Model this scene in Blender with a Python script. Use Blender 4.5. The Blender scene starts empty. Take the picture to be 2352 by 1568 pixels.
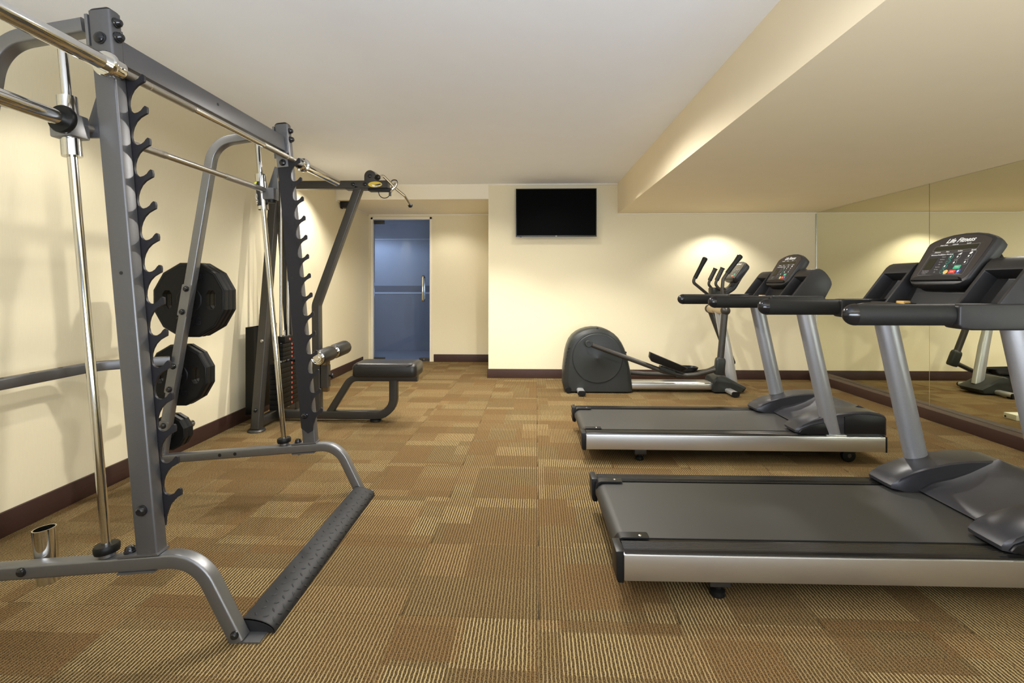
import bpy, bmesh, math, random
from mathutils import Vector, Matrix
random.seed(7)
scene = bpy.context.scene
COL = scene.collection
PI = math.pi

# ------------------------------------------------------------------ camera, world, lights, exposure
cam_d = bpy.data.cameras.new('camera')
cam_d.sensor_width = 36.0
cam_d.lens = 1130.0 / 2352.0 * 36.0
cam_d.shift_y = -128.0 / 2352.0
cam_d.clip_start = 0.02
cam = bpy.data.objects.new('camera', cam_d)
cam.location = (0, 0, 1.2)
cam.rotation_euler = (PI / 2, 0, math.atan(34 / 1130.0))
COL.objects.link(cam)
scene.camera = cam

world = bpy.data.worlds.new('world')
scene.world = world
world.use_nodes = True
world.node_tree.nodes['Background'].inputs[0].default_value = (1.0, 0.93, 0.82, 1)
world.node_tree.nodes['Background'].inputs[1].default_value = 0.3

scene.view_settings.view_transform = 'Standard'
scene.view_settings.look = 'None'
scene.view_settings.gamma = 1.0
scene.view_settings.use_curve_mapping = False
scene.view_settings.exposure = 0.56

WARM = (1.0, 0.96, 0.88)
def downlight(x, y, z, power, angle=120, blend=0.7, radius=0.05, col=WARM, tilt=(0, 0)):
    l = bpy.data.lights.new('downlight', 'SPOT')
    l.energy = power
    l.spot_size = math.radians(angle)
    l.spot_blend = blend
    l.shadow_soft_size = radius
    l.color = col
    o = bpy.data.objects.new('downlight', l)
    o.location = (x, y, z)
    o.rotation_euler = (tilt[0], tilt[1], 0)
    COL.objects.link(o)
    return o
def area_fill(x, y, z, sx, sy, power, col=WARM):  # unseen area lamp added for brightness, no ceiling fitting
    l = bpy.data.lights.new('added_fill_light', 'AREA')
    l.shape = 'RECTANGLE'
    l.size, l.size_y = sx, sy
    l.energy = power
    l.color = col
    o = bpy.data.objects.new('added_fill_light', l)
    o.location = (x, y, z)
    COL.objects.link(o)
    return o
# recessed ceiling downlights of the main ceiling, the dropped soffit and the door recess, plus two added floor spots
for (x, y, p, ang) in ((-2.0, 2.45, 25, 104), (-2.05, 5.30, 86, 122),
                  (-0.7, 2.9, 34, 130), (-0.7, 4.6, 80, 124), (-1.2, 5.9, 20, 140), (-0.4, 5.5, 44, 88), (0.8, 5.2, 60, 96),  # last two narrow cones are added to brighten the far carpet
                  (0.1, 1.8, 26, 168), (0.1, 3.7, 128, 168), (0.1, 4.7, 40, 124), (0.3, 5.6, 10, 140)):
    downlight(x, y, 2.50, p, ang, 0.5)
for (x, y, p) in ((2.5, 2.7, 30), (2.45, 4.5, 62), (2.40, 5.98, 42)):
    downlight(x, y, 2.12, p, 122, 0.5)
downlight(-1.2, 7.15, 2.31, 17, 140, 0.6)
downlight(-2.9, 8.3, 2.15, 22, 176, 0.3, 0.08, (0.74, 0.84, 1.0))
# added fill light behind the camera, tilted up to brighten the ceiling
back_fill = area_fill(0.9, -1.54, 1.10, 3.4, 1.2, 200, (0.90, 0.95, 1.0))
back_fill.rotation_euler = (math.radians(150), 0, 0)

# ------------------------------------------------------------------ materials
def srgb(r, g, b):
    f = lambda v: (v / 255.0 / 12.92) if v <= 10 else (((v / 255.0) + 0.055) / 1.055) ** 2.4
    return (f(r), f(g), f(b))

def mat(name, color, rough=0.5, metal=0.0, var=0.06, nscale=40.0, bump=0.0, bscale=300.0, coat=0.0, emit=None, stretch=None, spec=0.5):
    m = bpy.data.materials.new(name)
    m.use_nodes = True
    nt = m.node_tree
    b = nt.nodes['Principled BSDF']
    b.inputs['Roughness'].default_value = rough
    b.inputs['Metallic'].default_value = metal
    b.inputs['Specular IOR Level'].default_value = spec
    if coat:
        b.inputs['Coat Weight'].default_value = coat
        b.inputs['Coat Roughness'].default_value = 0.1
    tc = nt.nodes.new('ShaderNodeTexCoord')
    mp = nt.nodes.new('ShaderNodeMapping')
    if stretch:
        mp.inputs['Scale'].default_value = stretch
    nt.links.new(tc.outputs['Object'], mp.inputs['Vector'])
    no = nt.nodes.new('ShaderNodeTexNoise')
    no.inputs['Scale'].default_value = nscale
    no.inputs['Detail'].default_value = 3
    nt.links.new(mp.outputs[0], no.inputs['Vector'])
    mx = nt.nodes.new('ShaderNodeMix')
    mx.data_type = 'RGBA'
    lo = tuple(c * (1 - var) for c in color)
    hi = tuple(min(1, c * (1 + var)) for c in color)
    mx.inputs[6].default_value = (*lo, 1)
    mx.inputs[7].default_value = (*hi, 1)
    nt.links.new(no.outputs['Fac'], mx.inputs[0])
    nt.links.new(mx.outputs[2], b.inputs['Base Color'])
    if bump:
        nb = nt.nodes.new('ShaderNodeTexNoise')
        nb.inputs['Scale'].default_value = bscale
        nb.inputs['Detail'].default_value = 2
        nt.links.new(mp.outputs[0], nb.inputs['Vector'])
        bp = nt.nodes.new('ShaderNodeBump')
        bp.inputs['Strength'].default_value = bump
        bp.inputs['Distance'].default_value = 0.002
        nt.links.new(nb.outputs['Fac'], bp.inputs['Height'])
        nt.links.new(bp.outputs[0], b.inputs['Normal'])
    if emit:
        b.inputs['Emission Color'].default_value = (*emit, 1)
        b.inputs['Emission Strength'].default_value = 1.0
    return m

M = {}
M['wall'] = mat('wallpaper', (0.78, 0.700, 0.495), 0.75, 0, 0.035, 60, 0.08, 260, stretch=(3, 3, 0.35))
M['plaster'] = mat('painted_plaster', (0.86, 0.79, 0.64), 0.8, 0, 0.02, 8)
M['ceiling'] = mat('ceiling_paint', (0.90, 0.92, 0.98), 0.85, 0, 0.015, 6)
M['soffit'] = mat('soffit_paint', (0.90, 0.79, 0.58), 0.8, 0, 0.02, 6)
M['trim'] = mat('cream_trim', (0.84, 0.78, 0.66), 0.55, 0, 0.02, 20)
M['base'] = mat('dark_wood', (0.040, 0.016, 0.011), 0.55, 0, 0.35, 12, 0.05, 80, stretch=(1, 1, 12))
M['slab'] = mat('carpet_backing', (0.03, 0.022, 0.014), 0.95)
M['silver'] = mat('silver_paint', (0.21, 0.212, 0.220), 0.38, 0.8, 0.05, 90)
M['silver2'] = mat('grey_paint', (0.135, 0.135, 0.142), 0.40, 0.7, 0.05, 90)
M['tmgrey'] = mat('light_grey_paint', (0.30, 0.305, 0.325), 0.38, 0.55, 0.05, 90)
M['ltsilver'] = mat('light_silver_paint', (0.50, 0.50, 0.50), 0.36, 0.5, 0.04, 90)
M['alu'] = mat('brushed_aluminium', (0.60, 0.60, 0.59), 0.33, 0.95, 0.08, 30, 0.03, 200, stretch=(1, 40, 40))
M['hook'] = mat('dark_powder_coat', (0.020, 0.019, 0.022), 0.45, 0.2, 0.12, 120, 0.05, 500, spec=0.3)
M['tread'] = mat('tread_plate_coat', (0.020, 0.020, 0.022), 0.5, 0.2, 0.15, 60, 0.05, 300, spec=0.3)
M['chrome'] = mat('chrome', (0.66, 0.65, 0.62), 0.10, 1.0, 0.03, 30)
M['knurl'] = mat('knurled_steel', (0.36, 0.34, 0.30), 0.34, 1.0, 0.25, 900, 0.6, 1100)
M['steel'] = mat('steel', (0.50, 0.48, 0.44), 0.28, 1.0, 0.05, 60)
M['gun'] = mat('dark_grey_frame', (0.054, 0.050, 0.045), 0.38, 0.45, 0.08, 80)
M['black'] = mat('black_plastic', (0.007, 0.007, 0.008), 0.38, 0, 0.15, 60, spec=0.3)
M['gloss'] = mat('glossy_black', (0.010, 0.010, 0.012), 0.16, 0, 0.1, 60)
M['rubber'] = mat('black_rubber', (0.006, 0.006, 0.006), 0.42, 0, 0.2, 80, 0.05, 400, spec=0.22)
M['foam'] = mat('foam_grip', (0.013, 0.0135, 0.0135), 0.5, 0, 0.15, 200, 0.15, 700, spec=0.32)
M['leather'] = mat('black_leather', (0.014, 0.013, 0.012), 0.36, 0, 0.15, 60, 0.2, 350, spec=0.4)
M['belt'] = mat('belt_rubber', (0.027, 0.026, 0.024), 0.48, 0, 0.14, 500, 0.15, 900)
M['darkmetal'] = mat('dark_anodised', (0.045, 0.043, 0.042), 0.22, 0.8, 0.08, 40, stretch=(1, 30, 30))
M['hood'] = mat('titanium_plastic', (0.036, 0.036, 0.042), 0.34, 0.3, 0.06, 60, 0.03, 600, spec=0.45)
M['dash'] = mat('dark_grey_plastic', (0.019, 0.0185, 0.020), 0.42, 0.05, 0.1, 80, 0.08, 600, spec=0.35)
M['graphite'] = mat('graphite_plastic', (0.026, 0.028, 0.026), 0.40, 0.1, 0.08, 80, 0.06, 500, spec=0.35)
M['panel'] = mat('console_panel', (0.030, 0.026, 0.027), 0.30, 0, 0.06, 50)
M['navy'] = mat('console_keypad', (0.022, 0.022, 0.030), 0.30, 0, 0.06, 50)
M['white'] = mat('white_print', (0.80, 0.80, 0.80), 0.5, 0, 0.02)
M['grey_print'] = mat('grey_print', (0.30, 0.29, 0.28), 0.5, 0, 0.02)
M['lcd'] = mat('lcd_window', (0.018, 0.020, 0.012), 0.2, 0, 0.05)
M['green'] = mat('green_key', (0.03, 0.42, 0.22), 0.4, 0, 0.05)
M['teal'] = mat('teal_ring', (0.02, 0.28, 0.22), 0.4, 0, 0.05)
M['red'] = mat('red_key', (0.62, 0.05, 0.03), 0.4, 0, 0.05)
M['amber'] = mat('amber_key', (0.80, 0.50, 0.16), 0.4, 0, 0.05)
M['blue'] = mat('blue_key', (0.04, 0.07, 0.30), 0.4, 0, 0.05)
M['yellow'] = mat('yellow_sticker', (0.62, 0.44, 0.05), 0.4, 0, 0.1)
M['lime'] = mat('lime_print', (0.60, 0.68, 0.05), 0.4, 0, 0.05)
M['pinkred'] = mat('red_dot', (0.55, 0.09, 0.07), 0.5, 0, 0.08)
M['ink'] = mat('black_ink', (0.006, 0.006, 0.007), 0.5, 0, 0.05)
M['screen'] = mat('tv_screen', (0.002, 0.002, 0.002), 0.4, 0, 0.0, spec=0.02)
M['beige'] = mat('beige_plastic', (0.46, 0.36, 0.22), 0.4, 0.2, 0.05)
M['bronze'] = mat('brown_steel', (0.20, 0.155, 0.10), 0.25, 0.9, 0.06)
M['offwhite'] = mat('off_white_plastic', (0.72, 0.70, 0.58), 0.45, 0, 0.03)
M['corr_up'] = mat('corridor_upper_paint', (0.44, 0.47, 0.54), 0.7, 0, 0.03, 5)
M['corr_lo'] = mat('corridor_lower_paint', (0.30, 0.31, 0.35), 0.7, 0, 0.03, 5)
M['corr_rail'] = mat('corridor_rail_paint', (0.21, 0.21, 0.25), 0.6, 0, 0.03, 5)
M['corr_white'] = mat('corridor_white', (0.62, 0.66, 0.74), 0.6, 0, 0.03, 5)

def mirror_mat():
    m = bpy.data.materials.new('mirror_glass')
    m.use_nodes = True
    b = m.node_tree.nodes['Principled BSDF']
    nt = m.node_tree
    no = nt.nodes.new('ShaderNodeTexNoise'); no.inputs['Scale'].default_value = 2
    mx = nt.nodes.new('ShaderNodeMix'); mx.data_type = 'RGBA'
    mx.inputs[6].default_value = (0.80, 0.80, 0.655, 1)
    mx.inputs[7].default_value = (0.82, 0.82, 0.675, 1)
    nt.links.new(no.outputs['Fac'], mx.inputs[0])
    nt.links.new(mx.outputs[2], b.inputs['Base Color'])
    b.inputs['Metallic'].default_value = 1
    b.inputs['Roughness'].default_value = 0.0
    return m
M['mirror'] = mirror_mat()

def glass_mat():
    m = bpy.data.materials.new('tinted_glass')
    m.use_nodes = True
    nt = m.node_tree
    nt.nodes.clear()
    out = nt.nodes.new('ShaderNodeOutputMaterial')
    tr = nt.nodes.new('ShaderNodeBsdfTransparent')
    tr.inputs[0].default_value = (0.80, 0.86, 0.95, 1)
    gl = nt.nodes.new('ShaderNodeBsdfGlossy')
    gl.inputs['Roughness'].default_value = 0.02
    gl.inputs['Color'].default_value = (0.8, 0.86, 1, 1)
    fr = nt.nodes.new('ShaderNodeFresnel'); fr.inputs[0].default_value = 1.3
    mx = nt.nodes.new('ShaderNodeMixShader')
    nt.links.new(fr.outputs[0], mx.inputs[0])
    nt.links.new(tr.outputs[0], mx.inputs[1])
    nt.links.new(gl.outputs[0], mx.inputs[2])
    nt.links.new(mx.outputs[0], out.inputs[0])
    return m
M['glass'] = glass_mat()

def carpet_mat():
    m = bpy.data.materials.new('striped_carpet')
    m.use_nodes = True
    nt = m.node_tree
    b = nt.nodes['Principled BSDF']
    b.inputs['Roughness'].default_value = 0.95
    b.inputs['Specular IOR Level'].default_value = 0.1
    N = lambda t: nt.nodes.new(t)
    L = nt.links.new
    def math_(op, a, c=None, d=None):
        n = N('ShaderNodeMath'); n.operation = op
        for i, v in enumerate((a, c, d)):
            if v is None: continue
            if isinstance(v, (int, float)): n.inputs[i].default_value = v
            else: L(v, n.inputs[i])
        return n.outputs[0]
    tc = N('ShaderNodeTexCoord')
    oi = N('ShaderNodeObjectInfo')
    sp = N('ShaderNodeSeparateXYZ'); L(tc.outputs['Object'], sp.inputs[0])
    x, y = sp.outputs[0], sp.outputs[1]
    rnd = oi.outputs['Random']
    # tufted lines running along the room
    wob = N('ShaderNodeTexNoise'); wob.inputs['Scale'].default_value = 60; L(tc.outputs['Object'], wob.inputs['Vector'])
    xs = math_('ADD', math_('MULTIPLY', x, 1 / 0.0128), math_('MULTIPLY', math_('SUBTRACT', wob.outputs['Fac'], 0.5), 0.5))
    fr = math_('FRACT', xs)
    tri = math_('ABSOLUTE', math_('SUBTRACT', fr, 0.5))          # 0 at the line's centre
    line = N('ShaderNodeMapRange'); line.interpolation_type = 'SMOOTHSTEP'
    L(tri, line.inputs[0]); line.inputs[1].default_value = 0.11; line.inputs[2].default_value = 0.24
    line.inputs[3].default_value = 1.0; line.inputs[4].default_value = 0.0
    # rectangular fields inside each tile
    def field(nx, ny, seed):
        cx = math_('FLOOR', math_('ADD', math_('MULTIPLY', x, nx), math_('MULTIPLY', rnd, 7.3 + seed)))
        w1 = N('ShaderNodeTexWhiteNoise'); w1.noise_dimensions = '2D'
        cb = N('ShaderNodeCombineXYZ'); L(cx, cb.inputs[0]); L(math_('MULTIPLY', rnd, 91.7 + seed), cb.inputs[1]); L(cb.outputs[0], w1.inputs['Vector'])
        cy = math_('FLOOR', math_('ADD', math_('MULTIPLY', y, ny), math_('MULTIPLY', rnd, 5.1 + seed)))
        w2 = N('ShaderNodeTexWhiteNoise'); w2.noise_dimensions = '3D'
        cc = N('ShaderNodeCombineXYZ'); L(cx, cc.inputs[0]); L(cy, cc.inputs[1]); L(math_('MULTIPLY', rnd, 53.0 + seed), cc.inputs[2]); L(cc.outputs[0], w2.inputs['Vector'])
        return w2.outputs['Value']
    f1 = field(2.1, 5.3, 1.0)
    f2 = field(4.5, 3.3, 3.0)
    lev = math_('ADD', math_('MULTIPLY', f1, 0.68), math_('MULTIPLY', f2, 0.32))
    lev2 = N('ShaderNodeMapRange'); L(lev, lev2.inputs[0])
    lev2.inputs[1].default_value = 0.20; lev2.inputs[2].default_value = 0.80
    # speckled tufts
    sk = N('ShaderNodeTexNoise'); sk.inputs['Scale'].default_value = 300; sk.inputs['Detail'].default_value = 1.0
    L(tc.outputs['Object'], sk.inputs['Vector'])
    ramp = N('ShaderNodeValToRGB')
    e = ramp.color_ramp.elements
    e[0].position = 0.34; e[0].color = (0.022, 0.017, 0.009, 1)
    e[1].position = 0.66; e[1].color = (0.190, 0.123, 0.052, 1)
    k = ramp.color_ramp.elements.new(0.5); k.color = (0.080, 0.049, 0.0205, 1)
    L(sk.outputs['Fac'], ramp.inputs[0])
    # brown or olive ground
    mxg = N('ShaderNodeMix'); mxg.data_type = 'RGBA'; mxg.blend_type = 'MULTIPLY'; mxg.inputs[0].default_value = 1.0
    tint = N('ShaderNodeMix'); tint.data_type = 'RGBA'
    tint.inputs[6].default_value = (1.12, 0.98, 0.86, 1); tint.inputs[7].default_value = (0.86, 0.88, 0.84, 1)
    L(f2, tint.inputs[0])
    L(ramp.outputs[0], mxg.inputs[6]); L(tint.outputs[2], mxg.inputs[7])
    # light yarn
    ly = N('ShaderNodeMix'); ly.data_type = 'RGBA'
    ly.inputs[6].default_value = (0.32, 0.228, 0.104, 1); ly.inputs[7].default_value = (0.47, 0.36, 0.175, 1)
    L(lev2.outputs[0], ly.inputs[0])
    amt = math_('MULTIPLY', line.outputs[0], math_('ADD', math_('MULTIPLY', lev2.outputs[0], 0.34), 0.38))
    sk2 = N('ShaderNodeTexNoise'); sk2.inputs['Scale'].default_value = 240; L(tc.outputs['Object'], sk2.inputs['Vector'])
    amt2 = math_('MULTIPLY', amt, math_('ADD', math_('MULTIPLY', sk2.outputs['Fac'], 0.7), 0.62))
    cl = N('ShaderNodeClamp'); L(amt2, cl.inputs[0])
    fin = N('ShaderNodeMix'); fin.data_type = 'RGBA'
    L(cl.outputs[0], fin.inputs[0]); L(mxg.outputs[2], fin.inputs[6]); L(ly.outputs[2], fin.inputs[7])
    L(fin.outputs[2], b.inputs['Base Color'])
    bp = N('ShaderNodeBump'); bp.inputs['Strength'].default_value = 0.5; bp.inputs['Distance'].default_value = 0.003
    L(math_('ADD', sk.outputs['Fac'], math_('MULTIPLY', line.outputs[0], 0.5)), bp.inputs['Height'])
    L(bp.outputs[0], b.inputs['Normal'])
    return m
M['carpet'] = carpet_mat()

# ------------------------------------------------------------------ mesh helpers
def V(*a): return Vector(a)

def box(bm, x0, x1, y0, y1, z0, z1):
    vs = [bm.verts.new((x, y, z)) for x in (x0, x1) for y in (y0, y1) for z in (z0, z1)]
    for f in ((0, 1, 3, 2), (4, 6, 7, 5), (0, 4, 5, 1), (2, 3, 7, 6), (0, 2, 6, 4), (1, 5, 7, 3)):
        bm.faces.new([vs[i] for i in f])
    return bm

def B(*a):
    return box(bmesh.new(), *a)

def loft(bm, rings, cap=True, closed=True):
    vr = [[bm.verts.new(p) for p in r] for r in rings]
    n = len(vr[0])
    for a, b in zip(vr[:-1], vr[1:]):
        for i in range(n if closed else n - 1):
            j = (i + 1) % n
            bm.faces.new((a[i], a[j], b[j], b[i]))
    if cap and closed:
        bm.faces.new(list(reversed(vr[0])))
        bm.faces.new(vr[-1])
    return bm

def prism(bm, pts, a0, a1, axis='y'):
    if axis == 'y':
        g = lambda p, a: (p[0], a, p[1])
    elif axis == 'x':
        g = lambda p, a: (a, p[0], p[1])
    else:
        g = lambda p, a: (p[0], p[1], a)
    return loft(bm, [[g(p, a0) for p in pts], [g(p, a1) for p in pts]])

def circ(r, n=16, r2=None):
    r2 = r if r2 is None else r2
    return [(r * math.cos(2 * PI * i / n), r2 * math.sin(2 * PI * i / n)) for i in range(n)]

def rrect(w, h, r, n=3):
    out = []
    for cx, cy, a0 in ((w / 2 - r, h / 2 - r, 0), (-w / 2 + r, h / 2 - r, PI / 2), (-w / 2 + r, -h / 2 + r, PI), (w / 2 - r, -h / 2 + r, 1.5 * PI)):
        for i in range(n + 1):
            a = a0 + PI / 2 * i / n
            out.append((cx + r * math.cos(a), cy + r * math.sin(a)))
    return out

def fillet(path, r, n=8):
    path = [Vector(p) for p in path]
    out = [path[0]]
    for i in range(1, len(path) - 1):
        p, a, b = path[i], path[i - 1], path[i + 1]
        d1, d2 = (a - p), (b - p)
        l1, l2 = d1.length, d2.length
        d1.normalize(); d2.normalize()
        ang = d1.angle(d2)
        rr = r[i - 1] if isinstance(r, (list, tuple)) else r
        t = min(rr / math.tan(ang / 2), l1 * 0.49, l2 * 0.49)
        rad = t * math.tan(ang / 2)
        c = p + (d1 + d2).normalized() * (rad / math.sin(ang / 2))
        s, e = p + d1 * t - c, p + d2 * t - c
        tot = s.angle(e)
        ax = s.cross(e).normalized()
        for k in range(n + 1):
            out.append(c + Matrix.Rotation(tot * k / n, 3, ax) @ s)
    out.append(path[-1])
    return out

def sweep(bm, path, sec, side=(0, 1, 0), scales=None):
    """section (s, t): s along the fixed side vector, t along side x tangent"""
    path = [Vector(p) for p in path]
    side = Vector(side).normalized()
    rings = []
    for i, p in enumerate(path):
        if i == 0: t = path[1] - path[0]
        elif i == len(path) - 1: t = path[-1] - path[-2]
        else: t = (path[i + 1] - p).normalized() + (p - path[i - 1]).normalized()
        t.normalize()
        s = (side - t * side.dot(t)).normalized()
        nn = s.cross(t)
        k = scales[i] if scales else 1.0
        if isinstance(k, (int, float)): k = (k, k)
        rings.append([p + s * a * k[0] + nn * b * k[1] for a, b in sec])
    return loft(bm, rings)

def tube(bm, path, r, n=14, side=None):
    path = [Vector(p) for p in path]
    d = (path[-1] - path[0]).normalized()
    if side is None:
        side = V(0, 1, 0) if abs(d.y) < 0.75 else V(1, 0, 0.13)
    return sweep(bm, path, circ(r, n), side)

def lathe(bm, prof, o, axis, n=24):
    """prof: (radius, distance along axis)"""
    o = Vector(o); ax = Vector(axis).normalized()
    u = ax.orthogonal().normalized(); w = ax.cross(u)
    rings = []
    for r, h in prof:
        r = max(r, 1e-5)
        rings.append([o + ax * h + (u * math.cos(2 * PI * i / n) + w * math.sin(2 * PI * i / n)) * r for i in range(n)])
    return loft(bm, rings)

def obj(name, bm, m, parent=None, bevel=0.0, seg=2, sharp=38):
    bmesh.ops.remove_doubles(bm, verts=bm.verts, dist=1e-6)
    bmesh.ops.recalc_face_normals(bm, faces=bm.faces)
    if bevel:
        es = [e for e in bm.edges if len(e.link_faces) == 2 and e.calc_face_angle(0) > math.radians(30)]
        bmesh.ops.bevel(bm, geom=es, offset=bevel, segments=seg, profile=0.6, affect='EDGES', clamp_overlap=True)
    off = V(0, 0, 0)
    p = parent
    while p is not None:
        off += p.location
        p = p.parent
    if off.length > 0:
        bmesh.ops.translate(bm, verts=bm.verts, vec=-off)
    for f in bm.faces: f.smooth = True
    for e in bm.edges:
        e.smooth = not (len(e.link_faces) == 2 and e.calc_face_angle(0) > math.radians(sharp))
    me = bpy.data.meshes.new(name)
    bm.to_mesh(me); bm.free()
    me.materials.append(M[m] if isinstance(m, str) else m)
    o = bpy.data.objects.new(name, me)
    COL.objects.link(o)
    if parent is not None: o.parent = parent
    return o

def thing(name, label, cat, loc=(0, 0, 0), group=None, kind=None):
    o = bpy.data.objects.new(name, None)
    o.empty_display_size = 0.1
    COL.objects.link(o)
    o.location = loc
    if label: o['label'] = label
    if cat: o['category'] = cat
    if group: o['group'] = group
    if kind: o['kind'] = kind
    return o

def tag(o, label, cat, group=None):
    o['label'] = label; o['category'] = cat
    if group: o['group'] = group
    return o

def struct(name, bm, m, parent=None, bevel=0.0):
    o = obj(name, bm, m, parent, bevel)
    if parent is None: o['kind'] = 'structure'
    return o

def copy_tree(o, parent=None):
    c = o.copy()
    COL.objects.link(c)
    c.parent = parent
    for ch in list(o.children):
        copy_tree(ch, c)
    return c

def text_bm(s, size, loc, right, up, depth=0.0006, align='CENTER', shear=0.0, bold=0.0):
    cu = bpy.data.curves.new('lettering', 'FONT')
    cu.body = s; cu.size = size; cu.align_x = align; cu.align_y = 'CENTER'
    cu.extrude = depth; cu.shear = shear; cu.offset = bold; cu.resolution_u = 3
    ob = bpy.data.objects.new('lettering_source', cu)
    COL.objects.link(ob)
    dg = bpy.context.evaluated_depsgraph_get()
    me = bpy.data.meshes.new_from_object(ob.evaluated_get(dg))
    bpy.data.objects.remove(ob); bpy.data.curves.remove(cu)
    bm = bmesh.new(); bm.from_mesh(me)
    bpy.data.meshes.remove(me)
    r = Vector(right).normalized(); u = Vector(up).normalized(); n = r.cross(u)
    m4 = Matrix((r, u, n)).transposed().to_4x4()
    m4.translation = Vector(loc)
    bmesh.ops.transform(bm, matrix=m4, verts=bm.verts)
    return bm

def text(name, s, size, loc, right, up, m, parent, **k):
    return obj(name, text_bm(s, size, loc, right, up, **k), m, parent)

def bolt(bm, p, axis, r=0.014, h=0.009):
    return lathe(bm, [(r * 1.15, 0), (r * 1.15, h * 0.25), (r, h * 0.3), (r * 0.93, h * 0.65), (r * 0.6, h * 0.95), (0, h)], p, axis, 16)

def bolts(parent, items, m='gloss'):
    for it in items:
        obj('bolt', bolt(bmesh.new(), *it), m, parent)

def decal(bm, pts, o, right, up, d=0.001):
    """flat polygon with a little thickness on a plane; pts in (right, up) metres"""
    o = Vector(o); r = Vector(right).normalized(); u = Vector(up).normalized(); n = r.cross(u)
    return loft(bm, [[o + r * a + u * b for a, b in pts], [o + r * a + u * b + n * d for a, b in pts]])

def frame2d(bm, w, h, rad, th, o, right, up, d=0.0006):
    o = Vector(o); r = Vector(right).normalized(); u = Vector(up).normalized(); n = r.cross(u)
    a = rrect(w, h, rad, 3); b = rrect(w - 2 * th, h - 2 * th, max(rad - th, 0.0005), 3)
    P = lambda q, k: o + r * q[0] + u * q[1] + n * k
    va = [bm.verts.new(P(q, d)) for q in a]; vb = [bm.verts.new(P(q, d)) for q in b]
    for i in range(len(a)):
        j = (i + 1) % len(a)
        bm.faces.new((va[i], va[j], vb[j], vb[i]))
    return bm

def fill_plate(bm, loops, y0, y1, ox, oz, chamfer=0.0):
    """flat plate in the x-z plane between y0 and y1 with holes; loops[0] is the outline"""
    def ring(loop, y, k=0.0):
        out = []
        for (a, b) in loop:
            l = math.hypot(a, b) or 1
            out.append(bm.verts.new((ox + a - a / l * k, y, oz + b - b / l * k)))
        return out
    fronts, backs = [], []
    for li, lp in enumerate(loops):
        if li == 0 and chamfer:
            rs = [ring(lp, y0, chamfer), ring(lp, y0 + chamfer), ring(lp, y1 - chamfer), ring(lp, y1, chamfer)]
        else:
            rs = [ring(lp, y0), ring(lp, y1)]
        for a, b in zip(rs[:-1], rs[1:]):
            for i in range(len(a)):
                j = (i + 1) % len(a)
                bm.faces.new((a[i], a[j], b[j], b[i]))
        fronts.append(rs[0]); backs.append(rs[-1])
    for grp in (fronts, backs):
        es = []
        for r in grp:
            for i in range(len(r)):
                es.append(bm.edges.get((r[i], r[(i + 1) % len(r)])))
        bmesh.ops.triangle_fill(bm, edges=es, use_beauty=True, use_dissolve=False)
    return bm

# ------------------------------------------------------------------ the room
XL, XR, YF, YB, YD, ZC, ZS, XS, XC, ZR = -2.51, 3.70, -1.6, 6.40, 7.74, 2.525, 2.135, 1.175, -0.50, 2.33
W = 0.12
struct('wall_left', B(XL - W, XL, YF - W, YD + W, -0.1, ZC + 0.1), 'wall')
struct('wall_right', B(XR, XR + W, YF - W, YB + W, -0.1, ZC + 0.1), 'wall')
bm = bmesh.new()
WX0, WX1, WZ0, WZ1 = -1.65, 2.65, 0.45, 2.05
box(bm, XL, WX0, YF - W, YF, -0.1, ZC + 0.1); box(bm, WX1, XR, YF - W, YF, -0.1, ZC + 0.1)
box(bm, WX0, WX1, YF - W, YF, -0.1, WZ0); box(bm, WX0, WX1, YF - W, YF, WZ1, ZC + 0.1)
struct('wall_front', bm, 'wall')
wn = thing('added_window_1', None, None, (0.5, YF, WZ0), kind='structure')  # made-up opening, added to go with the fill light
for x0, x1, z0, z1 in ((WX0, WX1, WZ0, WZ0 + 0.05), (WX0, WX1, WZ1 - 0.05, WZ1), (WX0, WX0 + 0.05, WZ0, WZ1), (WX1 - 0.05, WX1, WZ0, WZ1)):
    obj('added_window_frame', B(x0, x1, YF - 0.08, YF - 0.03, z0, z1), 'trim', wn)
obj('added_window_pane', B(WX0 + 0.05, WX1 - 0.05, YF - 0.06, YF - 0.05, WZ0 + 0.05, WZ1 - 0.05), 'glass', wn)
struct('wall_back', B(XC, XR, YB, YB + 1.6, -0.1, ZC + 0.1), 'wall')
DX0, DX1, DZ = -2.475, -1.50, 2.285      # door opening
bm = bmesh.new()
box(bm, DX1, XC, YD, YD + W, -0.1, ZC)
box(bm, XL, DX0, YD, YD + W, -0.1, ZC)
box(bm, DX0, DX1, YD, YD + W, DZ, ZC)
struct('wall_recess', bm, 'wall')
ceil = struct('ceiling', B(XL, XR, YF, YB, ZC, ZC + 0.1), 'ceiling')
obj('soffit', B(XS, XR, YF, YB, ZS, ZC), 'soffit', ceil)
obj('header', B(XL, XC, YB, YD, ZR, ZC + 0.1), 'plaster', ceil)
# thin cream cornices
struct('trim_1', B(XC, XS, YB - 0.012, YB, ZC - 0.022, ZC), 'trim', bevel=0.003)
struct('trim_2', B(XS, XR, YB - 0.012, YB, ZS - 0.014, ZS), 'trim', bevel=0.003)
struct('trim_3', B(XL, XC, YD - 0.014, YD, ZR - 0.02, ZR), 'trim', bevel=0.003)
struct('trim_4', B(XL, XL + 0.014, YB, YD - 0.014, ZR - 0.02, ZR), 'trim', bevel=0.003)
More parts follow.
